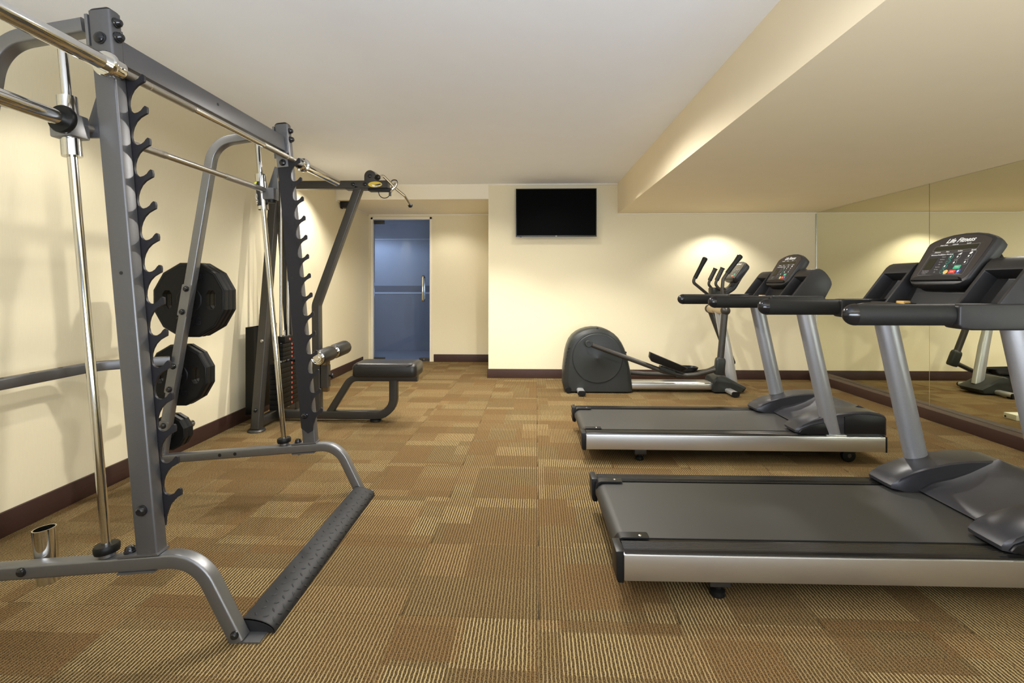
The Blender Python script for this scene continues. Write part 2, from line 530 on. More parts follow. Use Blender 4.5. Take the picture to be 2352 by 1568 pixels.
# dark wood skirting
BH = 0.118
struct('baseboard_left', B(XL, XL + 0.016, YF, 7.44, 0.0, BH), 'base', bevel=0.003)
struct('baseboard_right', B(XR - 0.112, XR, YF, YB - 0.016, 0.0, 0.097), 'base', bevel=0.003)
bm = bmesh.new()
box(bm, XC - 0.016, XR, YB - 0.016, YB, 0, BH)
box(bm, XC - 0.016, XC, YB, YD - 0.016, 0, BH)
struct('baseboard_back', bm, 'base', bevel=0.003)
struct('baseboard_recess', B(DX1 + 0.03, XC, YD - 0.016, YD, 0, BH), 'base', bevel=0.003)
# mirror panels on the right wall
for k, (y0, y1) in enumerate(((4.628, YB - 0.002), (2.858, 4.623), (1.088, 2.853), (YF, 1.083))):
    mo = obj('wall_mirror', B(XR - 0.008, XR - 0.0005, y0, y1, 0.099, ZS - 0.002), 'mirror')
    tag(mo, ('tall frameless mirror panel beside the back wall corner', 'tall frameless wall mirror panel second from the back wall corner',
             'tall frameless wall mirror panel third from the back wall corner', 'tall frameless wall mirror panel fourth from the back wall corner')[k], 'mirror', 'wall mirror panels')
obj_strip = obj('mirror_edge_strip', B(XR - 0.014, XR - 0.0085, YB - 0.012, YB - 0.003, BH + 0.002, ZS - 0.016), 'steel')
tag(obj_strip, 'thin bright metal strip in the corner of mirror and back wall', 'edge strip')

# carpet tiles, half a metre square, laid a touch off square to the walls
floor = struct('floor', B(XL, XR, YF, YD, -0.06, -0.012), 'slab')
TH = 0.5
ANG = -math.atan(21 / 1130.0)
ca, sa = math.cos(ANG), math.sin(ANG)
OX, OY = 0.042, 1.772
def clip(poly, f):
    out = []
    for i in range(len(poly)):
        a, b = poly[i], poly[(i + 1) % len(poly)]
        fa, fb = f(a), f(b)
        if fa >= 0: out.append(a)
        if (fa >= 0) != (fb >= 0):
            t = fa / (fa - fb)
            out.append((a[0] + (b[0] - a[0]) * t, a[1] + (b[1] - a[1]) * t))
    return out
full_me = None
for j in range(-8, 14):
    for i in range(-8, 10):
        cx, cy = (i + 0.5) * TH, (j + 0.5) * TH
        wx, wy = OX + cx * ca - cy * sa, OY + cx * sa + cy * ca
        g = 0.0007
        h = TH / 2 - g
        sq = [(-h, -h), (h, -h), (h, h), (-h, h)]
        poly = [(wx + a * ca - b * sa, wy + a * sa + b * ca) for a, b in sq]
        pc = clip(poly, lambda p: p[0] - XL)
        pc = clip(pc, lambda p: XR - p[0]) if pc else pc
        pc = clip(pc, lambda p: p[1] - YF) if pc else pc
        if pc and max(p[1] for p in pc) > YB and max(p[0] for p in pc) > XC:
            if min(p[0] for p in pc) >= XC - 0.02:
                pc = clip(pc, lambda p: YB - p[1])
            elif min(p[1] for p in pc) >= YB:
                pc = clip(pc, lambda p: XC - p[0])
        pc = clip(pc, lambda p: YD - p[1]) if pc else pc
        if not pc or len(pc) < 3: continue
        area = abs(sum(pc[k][0] * pc[(k + 1) % len(pc)][1] - pc[(k + 1) % len(pc)][0] * pc[k][1] for k in range(len(pc)))) / 2
        if area < 0.002: continue
        loc = [((p[0] - wx) * ca + (p[1] - wy) * sa, -(p[0] - wx) * sa + (p[1] - wy) * ca) for p in pc]
        if area > TH * TH * 0.985 and full_me is not None:
            o = bpy.data.objects.new('carpet_tile', full_me)
            COL.objects.link(o); o.parent = floor
        else:
            bm = prism(bmesh.new(), loc, -0.012, 0.0, 'z')
            o = obj('carpet_tile', bm, 'carpet', floor)
            if area > TH * TH * 0.985: full_me = o.data
        o.location = (wx, wy, 0)
        o.rotation_euler = (0, 0, ANG)

# ------------------------------------------------------------------ glass door and the corridor behind it
door = thing('door_1', None, None, ((DX0 + DX1) / 2, YD, 0), kind='structure')
obj('door_jamb', B(DX0, DX0 + 0.035, YD - 0.012, YD + 0.1, 0, DZ), 'trim', door, 0.003)
obj('door_jamb', B(DX1 - 0.035, DX1, YD - 0.012, YD + 0.1, 0, DZ), 'trim', door, 0.003)
obj('door_head', B(DX0, DX1, YD - 0.012, YD + 0.1, DZ - 0.035, DZ), 'trim', door, 0.003)
GX0, GX1, GZ = DX0 + 0.045, DX1 - 0.04, DZ - 0.04
obj('glass_pane', B(GX0, GX1, YD + 0.03, YD + 0.042, 0.012, GZ), 'glass', door)
obj('hinge_patch', B(GX0, GX0 + 0.16, YD + 0.018, YD + 0.054, GZ - 0.065, GZ - 0.005), 'gun', door, 0.003)
obj('hinge_patch', B(GX0, GX0 + 0.17, YD + 0.018, YD + 0.054, 0.008, 0.06), 'gun', door, 0.003)
lp = obj('lock_patch', B(GX1 - 0.17, GX1, YD + 0.018, YD + 0.054, 0.008, 0.055), 'gun', door, 0.003)
obj('keyhole', lathe(bmesh.new(), [(0.012, 0), (0.012, 0.004), (0, 0.004)], (GX1 - 0.09, YD + 0.018, 0.032), (0, -1, 0)), 'steel', lp)
hx = GX1 - 0.10
hd = obj('pull_handle', tube(bmesh.new(), fillet([(hx, YD + 0.03, 0.96), (hx, YD - 0.035, 0.96), (hx, YD - 0.035, 1.35), (hx, YD + 0.03, 1.35)], 0.03, 5), 0.016, 12, (1, 0, 0)), 'chrome', door)
obj('pull_handle', tube(bmesh.new(), fillet([(hx, YD + 0.042, 0.96), (hx, YD + 0.105, 0.96), (hx, YD + 0.105, 1.35), (hx, YD + 0.042, 1.35)], 0.03, 5), 0.016, 12, (1, 0, 0)), 'chrome', door)
obj('threshold', B(DX0, DX1, YD - 0.005, YD + 0.1, 0, 0.006), 'steel', door)
# corridor
YK = 9.1
struct('wall_corridor', B(-3.6, 0.6, YK, YK + 0.1, -0.1, 2.75), 'corr_up')
struct('trim_5', B(-3.6, 0.6, YK - 0.02, YK, 2.05, 2.075), 'corr_white')
struct('trim_6', B(-3.6, 0.6, YK - 0.012, YK, 1.09, 1.20), 'corr_rail')
struct('trim_7', B(-3.6, 0.6, YK - 0.018, YK, 1.05, 1.082), 'corr_white')
struct('wainscot_corridor', B(-3.6, 0.6, YK - 0.01, YK, 0.0, 1.05), 'corr_lo')
struct('ceiling_corridor', B(-3.6, 0.6, YD + W, YK + 0.1, 2.7, 2.75), 'corr_up')
struct('floor_corridor', B(-3.6, 0.6, YD, YK, -0.06, -0.002), 'corr_lo')
struct('wall_corridor_left', B(-3.6, -3.5, YD + W, YK, -0.1, 2.7), 'corr_up')
struct('wall_corridor_right', B(XC + 0.0, XC + 0.1, YB + 1.6, YK, -0.1, 2.7), 'corr_up')

# ------------------------------------------------------------------ television
t = thing('television', 'flat black wall television with thin bezel on back wall', 'television', (0.375, YB - 0.05, 1.82))
TX0, TX1, TZ0, TZ1, TY = -0.14, 0.89, 1.826, 2.442, YB - 0.097
obj('back_shell', B(TX0 + 0.01, TX1 - 0.01, TY + 0.012, TY + 0.045, TZ0 + 0.01, TZ1 - 0.01), 'black', t, 0.006)
obj('wall_bracket', B(TX0 + 0.35, TX1 - 0.35, TY + 0.045, YB - 0.022, TZ0 + 0.18, TZ1 - 0.18), 'black', t)
bz = bmesh.new()
box(bz, TX0, TX1, TY, TY + 0.012, TZ1 - 0.010, TZ1); box(bz, TX0, TX1, TY, TY + 0.012, TZ0, TZ0 + 0.018)
box(bz, TX0, TX0 + 0.010, TY, TY + 0.012, TZ0 + 0.018, TZ1 - 0.010); box(bz, TX1 - 0.010, TX1, TY, TY + 0.012, TZ0 + 0.018, TZ1 - 0.010)
obj('bezel', bz, 'gloss', t)
obj('screen', B(TX0 + 0.010, TX1 - 0.010, TY + 0.003, TY + 0.012, TZ0 + 0.018, TZ1 - 0.010), 'screen', t)
text('logo', 'LG', 0.017, ((TX0 + TX1) / 2, TY - 0.0008, TZ0 + 0.009), (1, 0, 0), (0, 0, 1), 'white', t)
obj('indicator_light', B(TX0 + 0.05, TX0 + 0.075, TY, TY + 0.012, TZ0 - 0.006, TZ0), 'gloss', t)

# small black dome fixed under the recess ceiling
t = thing('ceiling_speaker', 'small black wedge-shaped speaker under the recess ceiling by left wall', 'speaker', (-2.42, 6.62, ZR))
obj('housing', loft(bmesh.new(), [[(-2.50, 6.50, 2.329), (-2.37, 6.50, 2.329), (-2.37, 6.66, 2.329), (-2.50, 6.66, 2.329)],
                                  [(-2.495, 6.515, 2.25), (-2.43, 6.515, 2.25), (-2.43, 6.645, 2.25), (-2.495, 6.645, 2.25)]]), 'black', t, 0.01)
obj('bracket', B(-2.508, -2.49, 6.55, 6.60, 2.24, 2.30), 'black', t)
# white floor socket box, mostly seen in the mirror
t = thing('socket_box', 'small off-white socket box on carpet by the mirror', 'socket box', (2.97, 4.56, 0))
obj('body', B(2.90, 3.04, 4.50, 4.62, 0.0, 0.05), 'offwhite', t, 0.006)
obj('plug_hole', lathe(bmesh.new(), [(0.008, 0), (0.008, 0.003), (0, 0.003)], (3.0405, 4.60, 0.018), (1, 0, 0), 10), 'ink', t)

# ------------------------------------------------------------------ smith machine / power rack
AL = math.radians(5.2)
cA, sA = math.cos(AL), math.sin(AL)
RX, RZ = -1.281, 0.289
SKEW = 0.0225      # the rack stands slightly turned to the wall
def sk(y): return (y - 1.645) * SKEW
def R(u, w, y): return V(RX + sk(y) + u * cA - w * sA, y, RZ + u * sA + w * cA)
UD, WD = V(cA, 0, sA), V(-sA, 0, cA)
rack = thing('smith_machine', 'silver grey smith machine rack with dark saw-tooth bar hooks', 'smith machine', (-1.5, 2.23, 0))
NF, FF = (1.62, 1.67), (2.80, 2.85)
PITCH, TIP0, NH = 0.111, 0.192, 14

def hook_poly():
    pts = [(-0.033, 0.095), (0.004, 0.062), (0.032, 0.075), (0.037, 0.105), (0.055, 0.145), (0.078, 0.167)]
    for k in range(NH):
        w0 = TIP0 + k * PITCH
        for du, dw in ((-0.002, -0.016), (0.0, -0.004), (-0.001, 0.006), (-0.007, 0.010), (-0.014, 0.005), (-0.022, -0.004), (-0.033, -0.010), (-0.044, -0.012),
                       (-0.055, -0.008), (-0.0615, 0.001), (-0.0640, 0.018), (-0.0615, 0.036), (-0.055, 0.053), (-0.044, 0.070), (-0.029, 0.083), (-0.012, 0.091)):
            if k == NH - 1 and dw > 0.03: continue
            pts.append((0.10 + du, w0 + dw))
    pts.append((0.036, TIP0 + (NH - 1) * PITCH + 0.045))
    pts.append((-0.033, TIP0 + (NH - 1) * PITCH + 0.045))
    return pts
HP = hook_poly()

for fi, (y0, y1) in enumerate((NF, FF)):
    yc = (y0 + y1) / 2
    # base beam bending into the front leg
    beam = obj('base_beam', sweep(bmesh.new(), fillet([(-2.17, yc, 0.183), (-1.118 + sk(yc) * 0.8, yc, 0.277), (-0.974 + sk(yc) * 0.5, yc, 0.0)], 0.14, 10), rrect(0.05, 0.049, 0.008)), 'silver', rack)
    obj('foot_tab', B(-0.965, -0.895, y0 + 0.002, y1 + (0.03 if fi == 0 else 0.0), 0.0, 0.006), 'silver', rack)
    bolts(beam, [((-0.978, y0, 0.030), (0, -1, 0), 0.012, 0.014)] + ([((-1.715, y0, 0.228), (0, -1, 0), 0.014, 0.012)] if fi == 0 else []))
    if fi == 1:
        for px in (-1.78, -1.69):
            hb = lathe(bmesh.new(), [(0.010, 0), (0.010, 0.0006), (0, 0.0006)], (px, y0 - 0.0003, 0.267 + (px + 1.232) * 0.09), (0, -1, 0), 14)
            obj('bolt_hole', hb, 'ink', beam)
    # post flange plate and upright
    fl = bmesh.new()
    loft(fl, [[R(a, b, c) for a, b in ((-0.105, 0.0), (0.040, 0.0), (0.040, 0.007), (-0.105, 0.007))] for c in (y0 - 0.003, y1 + 0.003)])
    flo = obj('post_flange', fl, 'silver', rack)
    fl = bmesh.new()
    loft(fl, [[R(a, b, c) for a, b in ((-0.105, -0.056), (0.025, -0.056), (0.025, -0.0495), (-0.105, -0.0495))] for c in (y0 - 0.003, y1 + 0.003)])
    obj('post_flange', fl, 'silver', rack)
    bolts(flo, [(R(-0.075, 0.007, yc), WD, 0.017, 0.022), (R(-0.075, -0.056, yc), -WD, 0.012, 0.01)])
    post = obj('upright_post', sweep(bmesh.new(), [R(0, 0.007, yc), R(0, 1.852, yc)], rrect(0.05, 0.075, 0.007)), 'silver2', rack)
    # rounded black end cap
    cap = []
    for k in range(7):
        a = k / 6 * PI / 2
        cap.append((max(math.cos(a), 0.02), 0.016 * math.sin(a)))
    bm = bmesh.new()
    loft(bm, [[R(t * s, 1.852 + h, yc + q * s) for q, t in rrect(0.046, 0.071, 0.007)] for s, h in cap])
    obj('end_cap', bm, 'black', post)
    if fi == 0:
        bolts(post, [(R(0, 0.155, y0), (0, -1, 0), 0.016, 0.018), (R(0.0, 1.755, y0), (0, -1, 0), 0.018, 0.014)])
    bolts(post, [(R(0.0375, 1.815, yc), UD, 0.015, 0.02), (R(0.0375, 1.765, yc), UD, 0.016, 0.022)])
    if fi == 0:
        obj('bolt_hole', lathe(bmesh.new(), [(0.006, 0), (0.006, 0.0006), (0, 0.0006)], R(0, 0.958, y0 - 0.0003), (0, -1, 0), 14), 'ink', post)
    # saw-tooth hook plate on the inner face
    ya, yb = (y1, y1 + 0.009) if fi == 0 else (y0 - 0.009, y0)
    bm = bmesh.new()
    va = [bm.verts.new(R(a, b, ya)) for a, b in HP]
    vb = [bm.verts.new(R(a, b, yb)) for a, b in HP]
    n = len(HP)
    for i in range(n):
        j = (i + 1) % n
        bm.faces.new((va[i], va[j], vb[j], vb[i]))
    for vs in (va, vb):
        bmesh.ops.triangle_fill(bm, edges=[bm.edges.get((vs[i], vs[(i + 1) % n])) for i in range(n)], use_beauty=True)
    hp = obj('hook_plate', bm, 'hook', rack)
    if fi == 1:
        for k in range(NH):
            text('number', str(k + 1), 0.030, R(0.043, TIP0 + k * PITCH - 0.036, ya - 0.0007), UD, WD, 'ink', hp)
        bl = bolt(bmesh.new(), R(-0.005, 0.165, ya), (0, -1, 0), 0.016, 0.018)
        obj('bolt', bl, 'gloss', hp)
        obj('bolt_hole', lathe(bmesh.new(), [(0.009, 0), (0.009, 0.0006), (0, 0.0006)], R(-0.005, 0.96, ya - 0.0003), (0, -1, 0), 14), 'ink', hp)
    # rear strut curving into the top arm, bolted to the upright
    arm = obj('rear_strut', sweep(bmesh.new(), fillet([(-2.15, yc, 0.16), (-1.828, yc, 2.037), (-1.508 + sk(yc), yc, 2.087)], 0.15, 12), rrect(0.05, 0.050, 0.007)), 'silver', rack)
    bm = bmesh.new()
    loft(bm, [[R(a, b, c) for a, b in ((-0.0490, 1.735), (-0.0380, 1.735), (-0.0380, 1.842), (-0.0490, 1.842))] for c in (y0 - 0.002, y1 + 0.002)])
    obj('arm_flange', bm, 'silver', arm, 0.002)
    # guide rod, rubber stop and collars
    rod = obj('guide_rod', tube(bmesh.new(), [R(-0.157, 0.0, yc), R(-0.157, 1.78, yc)], 0.0145, 18), 'chrome', rack)
    st = lathe(bmesh.new(), [(0.026, 0.012), (0.036, 0.014), (0.038, 0.022), (0.038, 0.034), (0.035, 0.040), (0.018, 0.041)], R(-0.157, 0, yc), WD, 28)
    obj('rubber_stop', st, 'rubber', rod)
    cl = lathe(bmesh.new(), [(0.024, 0), (0.024, 0.013), (0.0, 0.013)], R(-0.157, 0, yc), WD, 24)
    obj('rod_collar', cl, 'silver', rod)
    # sliding carriage
    car = obj('carriage_sleeve', lathe(bmesh.new(), [(0.0155, 0), (0.029, 0), (0.029, 0.205), (0.0155, 0.205)], R(-0.157, 1.375, yc), WD, 28), 'chrome', rack)
    if fi == 0:
        obj('carriage_block', loft(bmesh.new(), [[R(a, b, c) for a, b in ((-0.192, 1.435), (-0.118, 1.435), (-0.118, 1.515), (-0.192, 1.515))] for c in (1.606, 1.68)]), 'silver', car, 0.006)
    else:
        lb = bmesh.new()
        o = R(-0.157, 1.375, yc)
        rings = []
        for h in (0.02, 0.16):
            rings.append([o + WD * h + (V(0, -1, 0) * math.cos(a) - UD * math.sin(a)) * 0.0298 for a in [math.radians(v) for v in range(-10, 96, 15)]])
        loft(lb, rings, cap=False, closed=False)
        lab = obj('warning_label', lb, 'ink', car)
        q = V(0, -1, 0) * math.cos(math.radians(42)) - UD * math.sin(math.radians(42))
        rt = (V(0, -1, 0) * math.sin(math.radians(42)) + UD * math.cos(math.radians(42)))
        obj('label_band', decal(bmesh.new(), rrect(0.04, 0.012, 0.005), o + WD * 0.152 + q * 0.031, rt, WD), 'lime', lab)
        for hh in (0.045, 0.075):
            bm2 = frame2d(bmesh.new(), 0.030, 0.030, 0.0149, 0.0022, o + WD * hh + q * 0.0312, rt, WD)
            decal(bm2, [(-0.012, -0.0015), (0.012, -0.0015), (0.012, 0.0015), (-0.012, 0.0015)] if hh < 0.06 else [(-0.010, -0.010), (-0.008, -0.011), (0.010, 0.010), (0.008, 0.011)], o + WD * hh + q * 0.0312, rt, WD, 0.0007)
            obj('pictogram', bm2, 'white', lab)
    # weight horn brackets on the strut
    if fi == 1:
        for k, (hx, hz) in enumerate(((-2.015, 1.115), (-2.085, 0.665), (-2.145, 0.320))):
            sd = V(0.1737, 0, 0.9848); pr = V(0.9848, 0, -0.1737)
            sx = -2.15 + (hz - 0.16) * 0.1715
            bm = decal(bmesh.new(), rrect(0.055, 0.185, 0.008), (sx, y0 - 0.0005, hz), pr, sd, 0.005)
            br = obj('horn_bracket', bm, 'silver', rack)
            bolts(br, [(V(sx, y0 - 0.0055, hz) + sd * d, (0, -1, 0), 0.015, 0.016) for d in (-0.068, 0.068)])
            obj('weight_horn', lathe(bmesh.new(), [(0, 0), (0.036, 0), (0.036, 0.012), (0.0235, 0.013), (0.0235, 0.236), (0.021, 0.24), (0, 0.24)], (hx, y1, hz), (0, 1, 0), 20), 'chrome', br)

# front and rear cross members
cb = obj('top_crossbeam', loft(bmesh.new(), [[R(a, b, c) for a, b in ((-0.055, 1.690), (0.020, 1.690), (0.020, 1.778), (-0.055, 1.778))] for c in (NF[1] + 0.006, FF[0] - 0.006)]), 'silver2', rack, 0.006)
for c, nm in ((NF[1], 1), (FF[0] - 0.006, -1)):
    bm = loft(bmesh.new(), [[R(a, b, y) for a, b in ((-0.050, 1.655), (0.034, 1.655), (0.034, 1.800), (-0.050, 1.800))] for y in (c, c + 0.006)])
    f = obj('beam_flange', bm, 'silver2', cb, 0.0015)
bm = loft(bmesh.new(), [[R(a, b, y) for a, b in ((-0.036, 1.600), (0.030, 1.600), (0.030, 1.688), (-0.036, 1.688))] for y in (FF[0] - 0.012, FF[0] - 0.006)])
f = obj('beam_flange', bm, 'silver', cb, 0.0015)
obj('bolt', bolt(bmesh.new(), R(0.0, 1.625, FF[0] - 0.012), (0, -1, 0), 0.017, 0.014), 'gloss', f)
obj('bolt_hole', lathe(bmesh.new(), [(0.007, 0), (0.007, 0.0006), (0, 0.0006)], R(0.0203, 1.742, 2.20), UD, 14), 'ink', cb)
xb = obj('rear_crossbar', sweep(bmesh.new(), fillet([(-2.085, 1.645, 0.765), (-2.33, 1.80, 0.765), (-2.33, 2.60, 0.765), (-2.075, 2.80, 0.765)], 0.10, 8), rrect(0.05, 0.05, 0.006), (0, 0, 1)), 'silver2', rack)
for yy in (2.11, 2.25, 2.39):
    obj('bolt_hole', lathe(bmesh.new(), [(0.011, 0), (0.011, 0.0006), (0, 0.0006)], (-2.33, yy, 0.7903), (0, 0, 1), 14), 'ink', xb)

# smith bar, fixed between the carriages
SX, SZ = -1.548, 1.755
bar = obj('smith_bar', tube(bmesh.new(), [(SX + sk(1.60), 1.60, SZ), (SX + sk(2.86), 2.86, SZ)], 0.0140, 18), 'steel', rack)
for a, b in ((1.66, 2.05), (2.45, 2.80)):
    obj('knurling', tube(bmesh.new(), [(SX + sk(a), a, SZ), (SX + sk(b), b, SZ)], 0.0152, 18), 'knurl', bar)
bm = lathe(bmesh.new(), [(0.0, 0), (0.022, 0), (0.025, 0.004), (0.025, 0.42), (0.0, 0.42)], (SX, 1.18, SZ), (0, 1, 0), 26)
slv = obj('bar_sleeve', bm, 'chrome', bar)
obj('set_screw', lathe(bmesh.new(), [(0.005, 0), (0.005, 0.0008), (0, 0.0008)], (SX, 1.37, SZ + 0.0247), (0, 0, 1), 10), 'ink', slv)
bm = lathe(bmesh.new(), [(0.024, 0), (0.043, 0), (0.046, 0.004), (0.046, 0.016), (0.043, 0.020), (0.024, 0.020)], (SX, 1.585, SZ), (0, 1, 0), 32)
obj('rubber_disc', bm, 'rubber', bar)
bm = lathe(bmesh.new(), [(0.0, 0), (0.024, 0), (0.025, 0.004), (0.025, 0.036), (0.0, 0.036)], (SX, 1.36 - 0.23, SZ), (0, 1, 0), 26)
obj('end_plug', bm, 'rubber', bar)
# catch hooks turning with the bar
for yy in (1.70, 2.865):
    bm = bmesh.new()
    loft(bm, [[(SX + sk(c) + a, c, SZ + b) for a, b in ((-0.012, -0.03), (0.045, -0.03), (0.050, 0.02), (0.046, 0.145), (0.030, 0.150), (-0.012, 0.02))] for c in (yy, yy + 0.012)])
    obj('catch_hook', bm, 'silver2', bar, 0.002)
obj('hook_box', B(SX + sk(2.8) - 0.02, SX + sk(2.8) + 0.06, 2.80, 2.862, SZ - 0.055, SZ + 0.012), 'silver2', bar, 0.004)
obj('rubber_pad', lathe(bmesh.new(), [(0.03, 0), (0.026, 0.016), (0, 0.018)], (SX + sk(2.8) + 0.03, 2.835, SZ - 0.055), (0, 0, -1), 16), 'rubber', bar)

# chrome upright bar holder behind the near base beam
o = V(-1.722, 1.705, 0.335)
bm = bmesh.new()
n = 28
def ringr(r, h): return [o + WD * h + (UD * math.cos(2 * PI * i / n) + V(0, 1, 0) * math.sin(2 * PI * i / n)) * r for i in range(n)]
loft(bm, [ringr(0.030, -0.19), ringr(0.034, -0.19), ringr(0.034, 0.0), ringr(0.030, 0.0), ringr(0.030, -0.185)], cap=False)
obj('bar_holder', bm, 'chrome', rack)

# curved tread plate between the front feet
bm = bmesh.new()
prof = []
for k in range(9):
    a = k / 8 * PI / 2
    prof.append((-0.982 + 0.112 * math.sin(a), 0.004 + 0.046 * math.cos(a) ** 0.9))
prof2 = [(x, z - 0.004) for x, z in prof]
loft(bm, [[(x, y, z) for x, z in prof + prof2[::-1]] for y in (1.672, 2.790)])
tp = obj('tread_plate', bm, 'tread', rack)
for y in (1.672, 2.786):
    pr = prof + [(-0.982, 0.002)]
    bm = loft(bmesh.new(), [[(x, yy, z) for x, z in pr] for yy in (y, y + 0.004)])
    obj('end_wall', bm, 'tread', tp)
obj('bolt', bolt(bmesh.new(), (-0.955, 2.786, 0.026), (0, -1, 0), 0.013, 0.010), 'gloss', tp)
bm = bmesh.new()
for i in range(30):
    for j in range(4):
        y = 1.70 + i * 0.0362
        a = (0.18 + 0.24 * j + (0.06 if i % 2 else 0.0)) * PI / 2 * 0.98
        if a > PI / 2 * 0.97: continue
        c = V(-0.982 + 0.112 * math.sin(a), y, 0.0045 + 0.046 * max(math.cos(a), 0.0) ** 0.9)
        a2 = a + 0.05
        tx = (V(-0.982 + 0.112 * math.sin(a2), y, 0.0045 + 0.046 * max(math.cos(a2), 0.0) ** 0.9) - c).normalized()
        d = (tx + V(0, 1 if (i + j) % 2 else -1, 0)).normalized()
        nrm = tx.cross(V(0, 1, 0)); nrm = nrm if nrm.z > 0 else -nrm
        s = d.cross(nrm)
        base = [c + d * p + s * q for p, q in ((0.011, 0), (0.004, 0.0035), (-0.004, 0.0035), (-0.011, 0), (-0.004, -0.0035), (0.004, -0.0035))]
        top = [c + d * p * 0.5 + s * q * 0.4 + nrm * 0.0016 for p, q in ((0.011, 0), (0.004, 0.0035), (-0.004, 0.0035), (-0.011, 0), (-0.004, -0.0035), (0.004, -0.0035))]
        loft(bm, [base, top])
st = obj('tread_bumps', bm, 'tread', tp)
st['kind'] = 'stuff'

# ------------------------------------------------------------------ weight plates on the horns
def weight_plate(name, label, r, cx, cz, y0, th, group, mark, top):
    t = thing(name, label, 'weight plate', (cx, y0 + th / 2, cz - r), group)
    outer = [(r / math.cos(PI / 12) * math.cos(PI / 12 + k * PI / 6), r / math.cos(PI / 12) * math.sin(PI / 12 + k * PI / 6)) for k in range(12)]
    loops = [outer, circ(0.0255, 20)]
    if r > 0.12:
        for s in (-1, 1):
            a, b = r * 0.13, r * 0.26
            sl = [(s * r * 0.60 + p * a, q * b) for p, q in ((-1, -0.6), (-0.5, -1), (0.5, -1), (1, -0.6), (1, 0.6), (0.5, 1), (-0.5, 1), (-1, 0.6))]
            loops.append(sl)
    bm = fill_plate(bmesh.new(), loops, y0, y0 + th, cx, cz, 0.007)
    obj('disc', bm, 'rubber', t, sharp=20)
    hub = lathe(bmesh.new(), [(0.0255, 0.0), (0.0255, 0.004), (r * 0.33, 0.003), (r * 0.36, 0.0)], (cx, y0, cz), (0, -1, 0), 12)
    obj('hub', hub, 'rubber', t, sharp=20)
    rim = bmesh.new()
    o1 = [(a * 0.93, b * 0.93) for a, b in outer]; o2 = [(a * 0.90, b * 0.90) for a, b in outer]
    loft(rim, [[(cx + a, y0, cz + b) for a, b in [(p * 1.02, q * 1.02) for p, q in o1]], [(cx + a, y0 - 0.002, cz + b) for a, b in o1], [(cx + a, y0 - 0.0005, cz + b) for a, b in o2]], cap=False)
    obj('rim', rim, 'rubber', t)
    obj('steel_bush', lathe(bmesh.new(), [(0.0245, 0), (0.0305, 0), (0.0305, 0.005), (0.0245, 0.005)], (cx, y0 - 0.0005, cz), (0, -1, 0), 24), 'steel', t)
    if mark:
        text('lettering', mark, r * 0.30, (cx, y0 - 0.0012, cz - r * 0.58), (1, 0, 0), (0, 0, 1), 'gloss', t, depth=0.0015)
    if top:
        text('lettering', top, r * 0.22, (cx + r * 0.28, y0 - 0.0012, cz + r * 0.60), (1, 0, 0), (0, 0, 1), 'gloss', t, depth=0.0015)
    return t
for k in range(3):
    weight_plate('weight_plate', ('large black twelve-sided weight plate against the strut on top horn',
                                  'large black twelve-sided weight plate in the middle of top horn',
                                  'large black twelve-sided weight plate outermost on the top horn')[k],
                 0.222, -2.015, 1.115, 2.876 + k * 0.0395, 0.034, 'large plates on the top horn', '20KG' if k == 0 else '', 'IUS' if k == 0 else '')
for k in range(2):
    weight_plate('weight_plate', ('medium black twelve-sided weight plate against the strut on middle horn',
                                  'medium black twelve-sided weight plate outermost on the middle horn')[k],
                 0.182, -2.085, 0.665, 2.876 + k * 0.0425, 0.037, 'medium plates on the middle horn', '10KG' if k == 0 else '', '')
for k in range(2):
    weight_plate('weight_plate', ('small black twelve-sided weight plate against the strut on bottom horn',
                                  'small black twelve-sided weight plate outermost on the bottom horn')[k],
                 0.105, -2.145, 0.320, 2.876 + k * 0.0425, 0.037, 'small plates on the bottom horn', '', '')

# ------------------------------------------------------------------ loose barbell lying in the top hooks
bp = R(0.056, TIP0 + (NH - 1) * PITCH - 0.012 + 0.0145, 2.24)
BX, BZ = bp.x, bp.z
t = thing('barbell', 'long chrome barbell lying in the top hooks of the rack', 'barbell', (BX, 2.24, BZ - 0.025))
def bx(y): return BX + (y - 2.24) * SKEW
sh = obj('shaft', tube(bmesh.new(), [(bx(1.57), 1.57, BZ), (bx(2.92), 2.92, BZ)], 0.0135, 20), 'chrome', t)
for a, b in ((1.60, 1.745), (1.750, 1.98), (2.49, 2.72), (2.726, 2.88)):
    obj('knurling', tube(bmesh.new(), [(bx(a), a, BZ), (bx(b), b, BZ)], 0.0142, 20), 'knurl', sh)
for (ya, yb, s) in ((1.575, 1.10, -1), (2.915, 3.42, 1)):
    sl = obj('sleeve', lathe(bmesh.new(), [(0.0, 0), (0.025, 0), (0.025, abs(yb - ya) - 0.004), (0.022, abs(yb - ya)), (0, abs(yb - ya))], (bx(ya), ya, BZ), (s * SKEW, s, 0), 30), 'chrome', t)
    obj('collar', lathe(bmesh.new(), [(0.0, -0.045), (0.030, -0.045), (0.031, -0.042), (0.031, -0.004), (0.040, 0.0), (0.041, 0.004), (0.041, 0.014), (0.038, 0.018), (0.026, 0.018)], (bx(ya), ya, BZ), (s * SKEW, s, 0), 30), 'chrome', sl)
    obj('pin_hole', lathe(bmesh.new(), [(0.0035, 0), (0.0035, 0.0008), (0, 0.0008)], (bx(ya) + 0.0308, ya - s * 0.024, BZ - 0.004), (1, 0, -0.1), 10), 'ink', sl)

